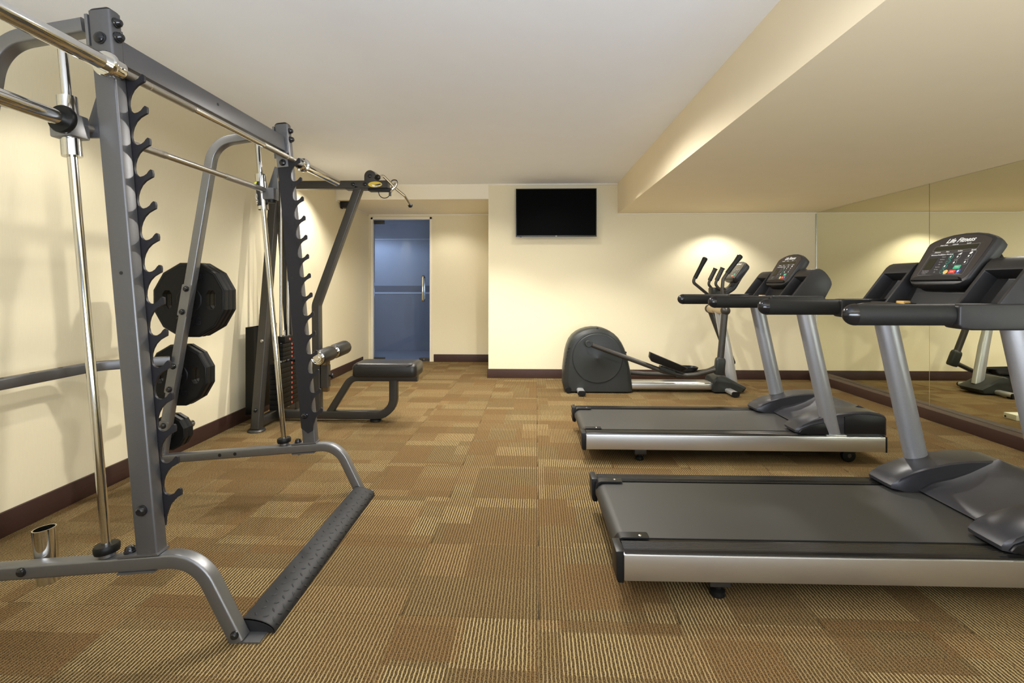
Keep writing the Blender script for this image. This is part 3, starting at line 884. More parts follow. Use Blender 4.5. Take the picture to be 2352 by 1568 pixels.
# ------------------------------------------------------------------ lat pulldown machine
LY = 4.335
lat = thing('lat_pulldown_machine', 'dark grey lat pulldown machine with weight stack and black padded seat', 'lat pulldown', (-1.8, LY, 0))
SEC = rrect(0.07, 0.07, 0.008)
S6 = rrect(0.06, 0.058, 0.008)
bt = obj('base_tube', sweep(bmesh.new(), fillet([(-2.19, LY, 0.055), (-1.18, LY, 0.055), (-1.18, LY, 0.365)], 0.15, 10), SEC), 'gun', lat)
obj('foot_pad', lathe(bmesh.new(), [(0.0, 0), (0.05, 0), (0.055, 0.004), (0.05, 0.014), (0.04, 0.021), (0, 0.021)], (-1.34, LY, 0), (0, 0, 1), 24), 'rubber', bt)
obj('seat_frame', sweep(bmesh.new(), fillet([(-1.755, LY, 0.07), (-1.560, LY, 0.384), (-0.965, LY, 0.384)], 0.11, 8), S6), 'gun', lat)
# seat cushion
bm = bmesh.new()
rings = []
for z, k in ((0.414, 0.0), (0.416, 0.006), (0.430, 0.012), (0.500, 0.012), (0.520, 0.004), (0.531, -0.012), (0.535, -0.04)):
    rings.append([(-1.222 + a, LY - 0.015 + b, z) for a, b in rrect(0.535 + 2 * k, 0.29 + 2 * k, 0.045, 5)])
loft(bm, rings)
seat = obj('seat_cushion', bm, 'leather', lat, sharp=50)
for s in (-1, 1):
    pth = [(-1.222 + s * (0.20 + 0.045 * math.sin(q / 8 * PI)), LY - 0.177 + q / 8 * 0.05, 0.519 + 0.012 * math.sin(q / 8 * PI / 2)) for q in range(9)]
    obj('seam', tube(bmesh.new(), pth, 0.0028, 6, (0, 0, 1)), 'leather', seat)
mast = obj('mast', sweep(bmesh.new(), fillet([(-1.862, LY, 0.05), (-1.872, LY, 1.03), (-1.490, LY, 2.070)], 0.12, 8), SEC), 'gun', lat)
# knee roller carrier
slv = obj('roller_sleeve', sweep(bmesh.new(), [(-1.793, LY, 0.30), (-1.793, LY, 0.495)], rrect(0.066, 0.066, 0.006)), 'gun', lat)
obj('roller_stem', sweep(bmesh.new(), [(-1.790, LY, 0.26), (-1.786, LY, 0.60)], rrect(0.05, 0.05, 0.005)), 'bronze', lat)
obj('adjust_knob', lathe(bmesh.new(), [(0.008, 0), (0.008, 0.02), (0.022, 0.02), (0.024, 0.03), (0.018, 0.04), (0, 0.04)], (-1.760, LY, 0.40), (1, 0, 0), 18), 'black', slv)
r0, r1 = V(-1.770, 4.11, 0.588), V(-1.712, 4.60, 0.622)
ax = (r1 - r0).normalized()
Ln = (r1 - r0).length
obj('roller_axle', tube(bmesh.new(), [r0 - ax * 0.004, r1 + ax * 0.004], 0.0125, 14), 'steel', lat)
for a, b in ((0.006, Ln * 0.5 - 0.022), (Ln * 0.5 + 0.022, Ln - 0.006)):
    L_ = b - a
    rp = obj('roller_pad', lathe(bmesh.new(), [(0.0, 0), (0.052, 0), (0.061, 0.006), (0.064, 0.016), (0.064, L_ - 0.016), (0.061, L_ - 0.006), (0.052, L_), (0, L_)], r0 + ax * a, ax, 28), 'leather', lat)
for p, d in ((r0 + ax * 0.006, -ax), (r0 + ax * (Ln * 0.5 - 0.022), ax), (r0 + ax * (Ln * 0.5 + 0.022), -ax), (r1 - ax * 0.006, ax)):
    bm = lathe(bmesh.new(), [(0.060, 0.0), (0.061, 0.004), (0.054, 0.009), (0.050, 0.006), (0.046, 0.010), (0.040, 0.007), (0.036, 0.012), (0.024, 0.012), (0.020, 0.016), (0, 0.016)], p, d, 28)
    obj('roller_cap', bm, 'chrome', lat)
# A frame
for s in (-1, 1):
    f0 = V(-2.232, LY + s * 0.335, 0.02); f1 = V(-2.225, LY + s * 0.040, 2.10)
    lg = obj('frame_leg', sweep(bmesh.new(), [f0, f1], rrect(0.07, 0.075, 0.007), (1, 0, 0)), 'gun', lat)
    obj('foot_plate', lathe(bmesh.new(), [(0.0, 0), (0.068, 0), (0.070, 0.006), (0.062, 0.018), (0.0, 0.022)], (f0.x, f0.y, 0), (0, 0, 1), 24), 'gun', lg)
    bl = bolt(bmesh.new(), f0.lerp(f1, 0.345) + V(0.01, -0.040, 0), (0, -1, 0.14), 0.012, 0.012)
    obj('bolt', bl, 'steel', lg)
    bl = bolt(bmesh.new(), f0.lerp(f1, 0.075) + V(0, -0.040, 0), (0, -1, 0.14), 0.014, 0.014)
    obj('bolt', bl, 'gloss', lg)
fb = obj('frame_base', B(-2.262, -2.202, LY - 0.30, LY + 0.30, 0.03, 0.10), 'gun', lat, 0.006)
obj('joint_plate', B(-2.200, -2.150, LY - 0.06, LY - 0.05, 0.03, 0.11), 'gun', fb, 0.002)
tb = obj('top_beam', sweep(bmesh.new(), [(-2.27, LY, 2.095), (-1.225, LY, 2.095)], SEC), 'gun', lat)
obj('beam_cap', B(-1.400, -1.205, LY - 0.04, LY + 0.04, 2.036, 2.060), 'black', tb, 0.006)
obj('mast_plate', B(-1.60, -1.40, LY - 0.037, LY + 0.037, 2.050, 2.061), 'gun', tb)
bolts(tb, [((px, LY - 0.035, 2.095), (0, -1, 0), 0.016, 0.012) for px in (-1.535, -1.428)])
# pulley cheeks and wheel
for dy in (-0.034, 0.024):
    pts = [(-1.435, 2.12), (-1.335, 2.12)] + [(-1.385 + 0.05 * math.cos(a), 2.165 + 0.055 * math.sin(a)) for a in [k / 10 * PI for k in range(11)]]
    obj('pulley_cheek', prism(bmesh.new(), pts, LY + dy, LY + dy + 0.01), 'gun', tb, 0.002)
obj('pulley_wheel', lathe(bmesh.new(), [(0.0, -0.015), (0.062, -0.015), (0.056, -0.004), (0.056, 0.004), (0.062, 0.015), (0, 0.015)], (-1.375, LY, 2.155), (0, 1, 0), 28), 'steel', tb)
obj('bolt', bolt(bmesh.new(), (-1.386, LY - 0.034, 2.168), (0, -1, 0), 0.015, 0.012), 'gloss', tb)
sk = obj('maker_sticker', decal(bmesh.new(), circ(0.062, 32, 0.026), (-1.337, LY - 0.0352, 2.093), (1, 0, 0), (0, 0, 1), 0.001), 'yellow', tb)
obj('sticker_patch', decal(bmesh.new(), [(-0.030, 0.0), (0.012, -0.012), (0.040, -0.004), (0.050, 0.010), (0.044, -0.012), (0.010, -0.022), (-0.022, -0.018)], (-1.337, LY - 0.0364, 2.093), (1, 0, 0), (0, 0, 1), 0.0006), 'white', sk)
text('lettering', 'GYM', 0.016, (-1.322, LY - 0.0376, 2.0785), (1, 0, 0), (0, 0, 1), 'ink', sk)
obj('sticker_swoosh', decal(bmesh.new(), [(-0.010, -0.004), (0.045, 0.006), (0.055, 0.004), (0.040, -0.008)], (-1.337, LY - 0.0368, 2.093), (1, 0, 0), (0, 0, 1), 0.0006), 'ink', sk)
# weight stack with selector dots
PX0, PX1 = -2.215, -2.125
for k in range(9):
    z = 0.125 + k * 0.0445
    p = obj('stack_plate', B(PX0, PX1, LY - 0.165, LY + 0.205, z, z + 0.0425), 'rubber', lat, 0.003)
    obj('selector_dot', lathe(bmesh.new(), [(0.011, 0), (0.010, 0.003), (0, 0.003)], (PX1, LY + 0.055, z + 0.022), (1, 0, 0), 14), 'pinkred', p)
for k in range(4):
    z = 0.545 + k * 0.0370
    p = obj('stack_plate', B(PX0, PX1, LY - 0.105, LY + 0.125, z, z + 0.0355), 'rubber', lat, 0.003)
    obj('selector_dot', lathe(bmesh.new(), [(0.011, 0), (0.010, 0.003), (0, 0.003)], (PX1, LY + 0.055, z + 0.018), (1, 0, 0), 14), 'pinkred', p)
p = obj('stack_head', B(PX0, PX1, LY - 0.075, LY + 0.085, 0.695, 0.752), 'rubber', lat, 0.003)
obj('selector_dot', lathe(bmesh.new(), [(0.011, 0), (0.010, 0.003), (0, 0.003)], (PX1, LY + 0.015, 0.722), (1, 0, 0), 14), 'pinkred', p)
obj('selector_pin', lathe(bmesh.new(), [(0.006, 0), (0.006, 0.03), (0.014, 0.032), (0.016, 0.06), (0.010, 0.075), (0, 0.075)], (PX1, LY + 0.045, 0.527), (1, -0.25, 0.0), 14), 'black', lat)
for dy in (-0.055, 0.075):
    obj('stack_guide_rod', tube(bmesh.new(), [(-2.17, LY + dy, 0.10), (-2.17, LY + dy, 2.06)], 0.0125, 12), 'steel', lat)
obj('cable', tube(bmesh.new(), [(-2.17, LY + 0.012, 0.75), (-2.17, LY + 0.012, 2.06)], 0.0035, 8), 'black', lat)
obj('cable_end', lathe(bmesh.new(), [(0.0, 0), (0.007, 0), (0.007, 0.03), (0.004, 0.034), (0.008, 0.036), (0.008, 0.05), (0, 0.05)], (-2.17, LY + 0.012, 0.752), (0, 0, 1), 12), 'steel', lat)
bm = bmesh.new()
box(bm, -2.395, -2.388, LY - 0.215, LY + 0.30, 0.10, 0.845)
loft(bm, [[(-2.388, LY - 0.215, z0), (-2.300, LY - 0.180, z0), (-2.300, LY - 0.174, z0), (-2.388, LY - 0.209, z0)] for z0 in (0.10, 0.845)])
obj('stack_shroud', bm, 'black', lat)

# short lat bar hooked over the beam end
t = thing('lat_bar', 'bent chrome lat bar hanging from the pulldown arm', 'lat bar', (-1.20, LY, 1.95))
path = fillet([(-1.232, 4.03, 2.095), (-1.205, 4.09, 2.123), (-1.180, 4.40, 2.075), (-1.148, 4.58, 2.045), (-1.110, 4.66, 1.965)], 0.04, 5)
br = obj('bar', tube(bmesh.new(), path, 0.0125, 14, (1, 0, 0.2)), 'chrome', t)
obj('end_ball', lathe(bmesh.new(), [(0, -0.022), (0.014, -0.018), (0.022, -0.006), (0.022, 0.008), (0.012, 0.018), (0, 0.02)], path[-1], (0.3, 0.6, -0.7), 18), 'rubber', t)
obj('end_ball', lathe(bmesh.new(), [(0, -0.022), (0.016, -0.018), (0.024, -0.006), (0.024, 0.010), (0.016, 0.022), (0, 0.024)], path[0], (-0.3, -0.7, -0.4), 18), 'rubber', t)
obj('swivel', tube(bmesh.new(), [(-1.200, 4.31, 2.045), (-1.182, 4.37, 2.085), (-1.172, 4.38, 2.115)], 0.018, 12), 'steel', t)
hook = [(-1.185 + 0.030 * math.cos(a), 4.37, 2.125 + 0.022 * math.sin(a)) for a in [k / 14 * 2 * PI for k in range(14)]]
obj('carabiner', tube(bmesh.new(), hook + hook[:1], 0.0055, 8, (0, 1, 0)), 'gun', t)
lp = [(-1.315, 4.33, 2.036)] + [(-1.262 + 0.053 * math.cos(a), 4.33, 2.032 + 0.055 * math.sin(a)) for a in [PI + k / 12 * PI * 0.9 for k in range(13)]]
obj('lanyard', tube(bmesh.new(), lp, 0.0035, 8, (0, 1, 0)), 'black', t)
obj('lanyard_clip', B(-1.222, -1.202, 4.32, 4.34, 1.995, 2.05), 'gun', t, 0.004)

# ------------------------------------------------------------------ console panel shared by treadmills and elliptical
def console(parent, o, right, up, k=1.0, body='dash', back=0.062, lettering='Life Fitness', detail=True):
    o = Vector(o); r = Vector(right).normalized(); u = Vector(up).normalized(); n = r.cross(u)
    def P(a, b, c=0.0): return o + r * a * k + u * b * k + n * c * k
    half = [(0.0, -0.012), (0.10, -0.010), (0.125, -0.004), (0.143, 0.012), (0.150, 0.032), (0.158, 0.12), (0.163, 0.192), (0.160, 0.206), (0.145, 0.217), (0.11, 0.232), (0.06, 0.243)]
    out = half + [(0.0, 0.2465)] + [(-a, b) for a, b in reversed(half[1:])]
    sc = lambda f, c: [P(a * f, 0.115 + (b - 0.115) * f, c) for a, b in out]
    bm = loft(bmesh.new(), [sc(0.86, -back), sc(0.96, -back * 0.82), sc(1.0, -back * 0.45), sc(1.0, -0.012), sc(0.975, -0.002), sc(0.95, 0.0)])
    bo = obj('console_housing', bm, body, parent, sharp=30)
    bm = loft(bmesh.new(), [[P(a * 0.90, 0.125 + (b - 0.125) * 0.88, c) for a, b in out] for c in (0.0, 0.0012)])
    fp = obj('display_panel', bm, 'panel', parent)
    bm = bmesh.new()
    lip = [(-0.125, 0.0), (0.125, 0.0), (0.112, 0.016), (0.06, 0.024), (0.0, 0.027), (-0.06, 0.024), (-0.112, 0.016)]
    loft(bm, [[P(a, b + 0.006, 0.0015) for a, b in lip], [P(a * 0.96, b * 0.9 + 0.008, 0.010) for a, b in lip]])
    obj('reading_ledge', bm, 'black', fp)
    def D(name, pts, a, b, m, c=0.0014): return obj(name, decal(bmesh.new(), [(p * k, q * k) for p, q in pts], P(a, b, c), r, u, 0.0008 * k), m, fp)
    def T(s, size, a, b, m='white', **kw): return text('lettering', s, size * k, P(a, b, 0.0022), r, u, m, fp, depth=0.0003, **kw)
    T(lettering, 0.030, 0.0, 0.206, 'white', shear=0.35, bold=0.0006)
    obj('display_frame', frame2d(bmesh.new(), 0.215 * k, 0.026 * k, 0.004 * k, 0.0009 * k, P(-0.003, 0.170, 0.0014), r, u), 'grey_print', fp)
    D('lcd_strip', rrect(0.20, 0.020, 0.002), -0.003, 0.170, 'lcd')
    obj('display_frame', frame2d(bmesh.new(), 0.222 * k, 0.112 * k, 0.005 * k, 0.0009 * k, P(0.0, 0.092, 0.0014), r, u), 'grey_print', fp)
    D('keypad_field', rrect(0.216, 0.106, 0.003), 0.0, 0.092, 'navy', 0.0012)
    D('lcd_matrix', rrect(0.040, 0.055, 0.001), -0.078, 0.094, 'lcd', 0.0021)
    if detail:
        for s, a, b in (('Heart Rate', -0.068, 0.187), ('Calories', -0.012, 0.187), ('Level', 0.050, 0.187), ('Distance', -0.078, 0.152), ('Pace', -0.028, 0.152), ('Incline', 0.032, 0.152), ('Speed', 0.092, 0.152)):
            T(s, 0.0085, a, b)
        T('Workout Profile', 0.0085, -0.074, 0.138); T('Select Workout', 0.0085, -0.020, 0.138)
        for i, s in enumerate(('Manual', 'Fat Burn', 'Cardio', 'Hill', 'Random', '5K Run', 'EZ')):
            T(s, 0.0065, -0.030, 0.126 - i * 0.0125, 'grey_print')
        T('Press Start for', 0.006, -0.080, 0.058, 'grey_print'); T('a Quick Start', 0.006, -0.080, 0.051, 'grey_print'); T('workout', 0.006, -0.080, 0.044, 'grey_print')
        T('Incline', 0.007, 0.040, 0.107, 'grey_print'); T('Speed', 0.007, 0.088, 0.107, 'grey_print')
        T('Pause', 0.006, 0.026, 0.040, 'grey_print'); T('Cool Down', 0.006, 0.082, 0.040, 'grey_print')
    arrow = [(-0.004, -0.001), (0, 0.005), (0.004, -0.001), (0.0015, -0.001), (0.0015, -0.005), (-0.0015, -0.005), (-0.0015, -0.001)]
    for i in range(4):
        a, b = 0.006, 0.124 - i * 0.0235
        D('workout_key', circ(0.0105, 20), a, b, 'teal', 0.0021)
        D('key_face', circ(0.0085, 20), a, b, 'panel', 0.0030)
        if i in (0, 2): D('arrow_print', arrow if i == 0 else [(p, -q) for p, q in arrow], a, b, 'white', 0.0039)
        elif detail: text('lettering', 'Enter' if i == 1 else 'Clear', 0.006 * k, P(a, b, 0.0042), r, u, 'teal', fp, depth=0.0003)
    for a in (0.040, 0.090):
        D('pictogram', [(-0.007, -0.005), (0.007, -0.005), (0.007, 0.004)] if a < 0.05 else [(-0.006, -0.004), (0.0, -0.006), (0.006, 0.0), (0.004, 0.006), (-0.004, 0.004)], a, 0.138, 'white', 0.0021)
        for b, s in ((0.122, 1), (0.093, -1)):
            D('arrow_key', circ(0.0105, 20), a, b, 'grey_print', 0.0021)
            D('key_face', circ(0.0098, 20), a, b, 'ink', 0.0030)
            D('arrow_print', [(p, q * s) for p, q in arrow], a, b, 'white', 0.0039)
    D('start_key', rrect(0.030, 0.018, 0.002), 0.066, 0.072, 'green', 0.0021)
    D('stop_key', rrect(0.030, 0.018, 0.002), 0.056, 0.050, 'red', 0.0021)
    if detail:
        text('lettering', 'START', 0.006 * k, P(0.066, 0.072, 0.0034), r, u, 'white', fp, depth=0.0003)
        text('lettering', 'STOP', 0.006 * k, P(0.056, 0.050, 0.0034), r, u, 'white', fp, depth=0.0003)
    D('pause_key', circ(0.010, 20), 0.026, 0.050, 'amber', 0.0021)
    D('cool_down_key', circ(0.0098, 20), 0.084, 0.052, 'blue', 0.0021)
    D('arrow_print', arrow, 0.084, 0.052, 'white', 0.0030)
    return bo

# ------------------------------------------------------------------ treadmill, built once and copied
tm = thing('treadmill', 'black and silver treadmill between elliptical trainer and the other treadmill', 'treadmill', (0, 0, 0), 'treadmills facing the mirror')
WT = 0.79
for s in (0, 1):
    fy = (lambda v: v) if s == 0 else (lambda v: WT - v)
    def FB(x0, x1, y0, y1, z0, z1):
        a, b = sorted((fy(y0), fy(y1)))
        return B(x0, x1, a, b, z0, z1)
    rail = obj('side_rail', FB(0.0, 1.99, 0.0, 0.10, 0.090, 0.190), 'alu', tm, 0.006)
    pts = [(0.006, 0.188), (0.008, 0.1955), (0.018, 0.1975)]
    for k in range(6):
        y = 0.022 + k * 0.0105
        pts += [(y, 0.1985), (y + 0.0025, 0.2015), (y + 0.0065, 0.2015), (y + 0.0090, 0.1985)]
    pts += [(0.088, 0.199), (0.092, 0.194), (0.092, 0.188)]
    obj('foot_rail', prism(bmesh.new(), [(fy(a), b) for a, b in pts], 0.004, 1.60, 'x'), 'darkmetal', rail)
    obj('inner_lip', FB(0.01, 1.56, 0.0925, 0.103, 0.165, 0.195), 'darkmetal', rail)
    cap = [(-0.028, 0.098), (-0.022, 0.086), (0.0, 0.084), (0.0, 0.205), (-0.030, 0.203)]
    a, b = sorted((fy(-0.003), fy(0.098)))
    obj('rail_end_cap', prism(bmesh.new(), cap, a, b), 'black', rail, 0.004)
    obj('rail_end_cap', FB(1.99, 1.998, -0.002, 0.10, 0.088, 0.192), 'black', rail, 0.002)
    gp = [(-0.012, 0.125), (-0.012, 0.185), (0.000, 0.202), (0.012, 0.207), (0.115, 0.207), (0.120, 0.204), (0.115, 0.2005), (0.018, 0.2005), (0.004, 0.194), (0.0, 0.180), (0.0, 0.125)]
    a, b = sorted((fy(0.094), fy(0.140)))
    g = obj('belt_guard', prism(bmesh.new(), gp, a, b), 'black', tm)
    obj('screw', bolt(bmesh.new(), (0.085, fy(0.112), 0.207), (0, 0, 1), 0.006, 0.003), 'steel', g)
    # feet and transport wheel
    ft = obj('rear_foot', FB(0.34, 0.42, 0.055, 0.10, 0.040, 0.092), 'gun', tm, 0.004)
    obj('foot_pad', lathe(bmesh.new(), [(0, 0), (0.026, 0), (0.030, 0.006), (0.028, 0.022), (0.014, 0.028), (0.014, 0.045), (0, 0.045)], (0.375, fy(0.075), 0.0), (0, 0, 1), 20), 'rubber', ft)
    wl = obj('transport_wheel', lathe(bmesh.new(), [(0, -0.017), (0.034, -0.017), (0.044, -0.014), (0.0475, 0), (0.044, 0.014), (0.034, 0.017), (0, 0.017)], (1.785, fy(0.070), 0.0475), (0, 1, 0), 26), 'rubber', tm)
    obj('wheel_hub', lathe(bmesh.new(), [(0, -0.020), (0.012, -0.020), (0.016, -0.012), (0.028, -0.0165), (0, -0.0165)], (1.785, fy(0.070), 0.0475), (0, 1 if s == 0 else -1, 0), 18), 'gun', wl)
    # uprights
    up = obj('upright', sweep(bmesh.new(), [(1.668, fy(0.052), 0.190), (1.478, fy(0.052), 1.060)], circ(0.036, 28, 0.056)), 'tmgrey', tm)
    obj('upright_foot', FB(1.605, 1.740, 0.008, 0.096, 0.190, 0.200), 'alu', up, 0.003)
    # motor hood shoulder
    prof = [(1.415, 0.208), (1.412, 0.224), (1.425, 0.240), (1.46, 0.262), (1.52, 0.290), (1.60, 0.316), (1.70, 0.338), (1.80, 0.350), (1.90, 0.352), (1.97, 0.342), (2.005, 0.326), (2.012, 0.312), (2.012, 0.192), (1.492, 0.192)]
    rings = []
    for y, k in ((0.030, 0.06), (0.038, 0.0), (0.140, 0.0), (0.185, 0.02), (0.192, 0.07)):
        rings.append([(x + (0.02 * k / 0.07 if x < 1.45 else 0), fy(y), 0.192 + (z - 0.192) * (1 - k)) for x, z in prof])
    sh = obj('hood_shoulder', loft(bmesh.new(), rings), 'hood', tm, sharp=30)
    sp = [(1.735, 0.204), (1.735, 0.318), (1.80, 0.332), (1.88, 0.334), (1.95, 0.326), (2.000, 0.310), (2.000, 0.204)]
    a, b = sorted((fy(0.022), fy(0.0305)))
    obj('side_cover', prism(bmesh.new(), sp, a, b), 'black', sh, 0.003)
    a, b = sorted((fy(0.016), fy(0.0305)))
    obj('shoulder_skirt', prism(bmesh.new(), [(1.43, 0.214), (1.45, 0.236), (1.52, 0.262), (1.60, 0.278), (1.63, 0.200), (1.50, 0.196)], a, b), 'black', sh, 0.003)
    # handrail
    hy = fy(0.052)
    hr = obj('handrail_grip', sweep(bmesh.new(), [(0.885, hy, 1.090), (1.250, hy, 1.090)], circ(0.028, 26, 0.041), (0, 1, 0)), 'foam', tm)
    rings = []
    for k in range(9):
        a = k / 8 * PI / 2
        rings.append([(0.885 - 0.048 * math.sin(a), hy + p * max(math.cos(a), 0.03), 1.090 + q * max(math.cos(a), 0.03)) for p, q in circ(0.0288, 26, 0.0418)])
    obj('grip_cap', loft(bmesh.new(), rings), 'gloss', hr)
    arm = [(1.238, 1.052), (1.250, 1.040), (1.290, 1.034), (1.620, 1.034), (1.640, 1.060), (1.590, 1.134), (1.252, 1.132), (1.240, 1.124)]
    a, b = sorted((hy - 0.038, hy + 0.038))
    am = obj('handrail_arm', prism(bmesh.new(), arm, a, b), 'dash', tm, 0.008, 3)
    # dashboard wing with cup holder
    wp = [(1.375, 1.112), (1.498, 1.276), (1.512, 1.294), (1.528, 1.307), (1.546, 1.314), (1.566, 1.315), (1.586, 1.307), (1.604, 1.293), (1.622, 1.272), (1.638, 1.248), (1.647, 1.226), (1.649, 1.208), (1.642, 1.188), (1.590, 1.090), (1.375, 1.095)]
    bm = bmesh.new()
    a, b = sorted((fy(0.020), fy(0.205)))
    loft(bm, [[(x, a, z) for x, z in wp], [(x, b, z) for x, z in wp]])
    bm.faces.ensure_lookup_table(); bmesh.ops.recalc_face_normals(bm, faces=bm.faces)
    ff = [f for f in bm.faces if abs(f.calc_center_median().x - 1.44) < 0.02 and abs(f.normal.y) < 0.1 and f.normal.z > 0.2]
    r_ = bmesh.ops.inset_region(bm, faces=ff, thickness=0.022, depth=0.0)
    ex = bmesh.ops.extrude_discrete_faces(bm, faces=ff)
    for f in ex['faces']:
        for v in f.verts: v.co += V(0.052, 0, -0.036)
    obj('dash_wing', bm, 'dash', tm, 0.005)
# belt, deck, crossbars
prof = []
for k in range(13):
    a = PI / 2 + k / 12 * PI
    prof.append((0.030 + 0.045 * math.cos(a), 0.150 + 0.045 * math.sin(a)))
prof += [(1.70, 0.105), (1.70, 0.195)]
obj('running_belt', prism(bmesh.new(), prof, 0.118, WT - 0.118), 'belt', tm, sharp=30)
obj('deck_frame', B(0.10, 1.95, 0.1005, 0.117, 0.095, 0.180), 'black', tm)
obj('deck_frame', B(0.10, 1.95, WT - 0.117, WT - 0.1005, 0.095, 0.180), 'black', tm)
obj('lift_frame', B(1.35, 1.90, 0.16, WT - 0.16, 0.035, 0.102), 'black', tm, 0.004)
obj('lift_handle', tube(bmesh.new(), fillet([(1.79, 0.11, 0.07), (1.885, 0.11, 0.07), (1.885, 0.11, 0.090), (1.70, 0.11, 0.088)], 0.009, 4), 0.0035, 8, (0, 1, 0)), 'steel', tm)
# motor hood centre
zc = [(1.545, 0.203), (1.555, 0.212), (1.62, 0.226), (1.70, 0.244), (1.78, 0.270), (1.86, 0.304), (1.93, 0.334), (1.975, 0.340), (2.010, 0.326), (2.022, 0.300), (2.022, 0.195)]
rings = []
for i in range(13):
    e = (i / 12) * 2 - 1
    y = WT / 2 + e * (WT / 2 - 0.185)
    q = abs(e) ** 4
    rings.append([(x + 0.012 * (1 - e * e) * (1 if x > 1.99 else 0), y, z + (0.024 * q if 1.56 < x < 1.95 else 0)) for x, z in zc] + [(1.60, y, 0.196)])
obj('motor_hood', loft(bmesh.new(), rings), 'hood', tm, sharp=30)
# contact heart-rate bar across the handrails
pth = [(1.275, 0.085, 1.072), (1.262, 0.15, 1.082), (1.245, 0.27, 1.100), (1.238, WT / 2, 1.107), (1.245, WT - 0.27, 1.100), (1.262, WT - 0.15, 1.082), (1.275, WT - 0.085, 1.072)]
pb = obj('pulse_bar', sweep(bmesh.new(), fillet(pth, 0.3, 4), circ(0.027, 18, 0.021), (1, 0, 0)), 'dash', tm)
for q in (0, 1):
    g = lambda y: y if q == 0 else WT - y
    pp = [(1.2605, g(0.155), 1.083), (1.255, g(0.20), 1.0905), (1.250, g(0.245), 1.0965)]
    obj('pulse_sensor', sweep(bmesh.new(), pp, circ(0.0285, 18, 0.0225), (1, 0, 0)), 'steel', pb)
obj('accessory_tray', B(1.27, 1.62, 0.075, WT - 0.075, 1.060, 1.100), 'dash', tm, 0.006)
ctr = [(1.452, 1.098), (1.545, 1.262), (1.57, 1.285), (1.64, 1.270), (1.650, 1.10)]
dc = bmesh.new()
loft(dc, [[(x, y, z) for x, z in ctr] for y in (0.195, WT - 0.195)])
ctr_o = obj('dash_centre', dc, 'dash', tm, 0.004)
upv = V(0.093, 0, 0.164).normalized()
nv = V(0, -1, 0).cross(upv)
obj('dash_pocket', decal(bmesh.new(), rrect(0.30, 0.062, 0.006), V(1.468, WT / 2, 1.125) + upv * 0.016 , (0, -1, 0), upv, 0.003), 'black', ctr_o)
mg = obj('safety_magnet', B(1.425, 1.475, 0.50, 0.60, 1.100, 1.118), 'black', tm, 0.003)
obj('magnet_key', B(1.420, 1.452, 0.525, 0.578, 1.112, 1.128), 'amber', mg, 0.004)
obj('console_neck', prism(bmesh.new(), [(1.50, 1.20), (1.56, 1.19), (1.66, 1.30), (1.60, 1.36)], 0.30, 0.49), 'dash', tm, 0.006)
console(tm, (1.454, WT / 2, 1.214), (0, -1, 0), (0.535, 0, 0.845), 1.08)
# second machine
tm2 = copy_tree(tm)
tm2.location = (0.365, 1.86, 0)
tm.location = (0.402, 3.35, 0)
tm['label'] = 'black and silver treadmill standing between the elliptical and the other treadmill'
tm2['label'] = 'black and silver treadmill farther from the elliptical, beside the open carpet'

# ------------------------------------------------------------------ elliptical trainer
EY = 5.67
ell = thing('elliptical_trainer', 'charcoal elliptical trainer with silver mast and base tube by the back wall', 'elliptical trainer', (1.4, EY, 0))
prof = [(0.408, 0.077), (0.412, 0.253), (0.431, 0.424), (0.460, 0.572), (0.531, 0.664), (0.648, 0.722), (0.784, 0.740), (0.910, 0.716), (1.011, 0.645), (1.084, 0.544), (1.137, 0.393), (1.171, 0.199), (1.188, 0.022), (0.439, 0.022)]
pc = (0.80, 0.36)
def smoothp(p, keep):
    out = []
    n = len(p)
    for i in range(n):
        a, b = p[i], p[(i + 1) % n]
        if i in keep: out.append(a)
        else: out.append((a[0] * 0.5 + (p[i - 1][0] + b[0]) * 0.25, a[1] * 0.5 + (p[i - 1][1] + b[1]) * 0.25))
        out.append(((a[0] + b[0]) / 2, (a[1] + b[1]) / 2))
    return out
P2 = smoothp(smoothp(prof, (0, 1, 11, 12, 13)), (0, 1, 2, 3, 22, 23, 24, 25, 26, 27))
rings = []
for y, k in ((-0.155, 0.84), (-0.152, 0.87), (-0.130, 0.965), (-0.10, 1.0), (0.10, 1.0), (0.130, 0.965), (0.152, 0.87), (0.155, 0.84)):
    rings.append([(pc[0] + (x - pc[0]) * k, EY + y, max(0.018, pc[1] + (z - pc[1]) * k) if z > 0.06 else 0.018) for x, z in P2])
shr = obj('drive_shroud', loft(bmesh.new(), rings), 'graphite', ell, sharp=30)
for s in (-1, 1):
    dc = (0.788, 0.392)
    d = obj('drive_disc', lathe(bmesh.new(), [(0.0, 0), (0.272, 0), (0.276, 0.002), (0.276, 0.012), (0.270, 0.016), (0.012, 0.016), (0, 0.020)], (dc[0], EY + s * 0.1545, dc[1]), (0, s, 0), 56), 'graphite', ell, sharp=25)
    obj('disc_gap', lathe(bmesh.new(), [(0.2765, 0), (0.285, 0), (0.285, 0.0012), (0.2765, 0.0012)], (dc[0], EY + s * 0.1550, dc[1]), (0, s, 0), 56), 'ink', shr)
for k in range(6):
    z = 0.300 + k * 0.040
    obj('vent_slot', B(0.425 + k * 0.007, 0.462 + k * 0.007, EY - 0.135 - 0.002 * k, EY - 0.10, z, z + 0.009), 'ink', shr)
for x, z in ((0.792, 0.722), (0.475, 0.470), (1.105, 0.452), (0.468, 0.120), (1.150, 0.125)):
    obj('screw_recess', lathe(bmesh.new(), [(0.013, 0), (0.012, 0.004), (0, 0.004)], (x, EY - 0.128, z), (0, -1, 0), 12), 'ink', shr)
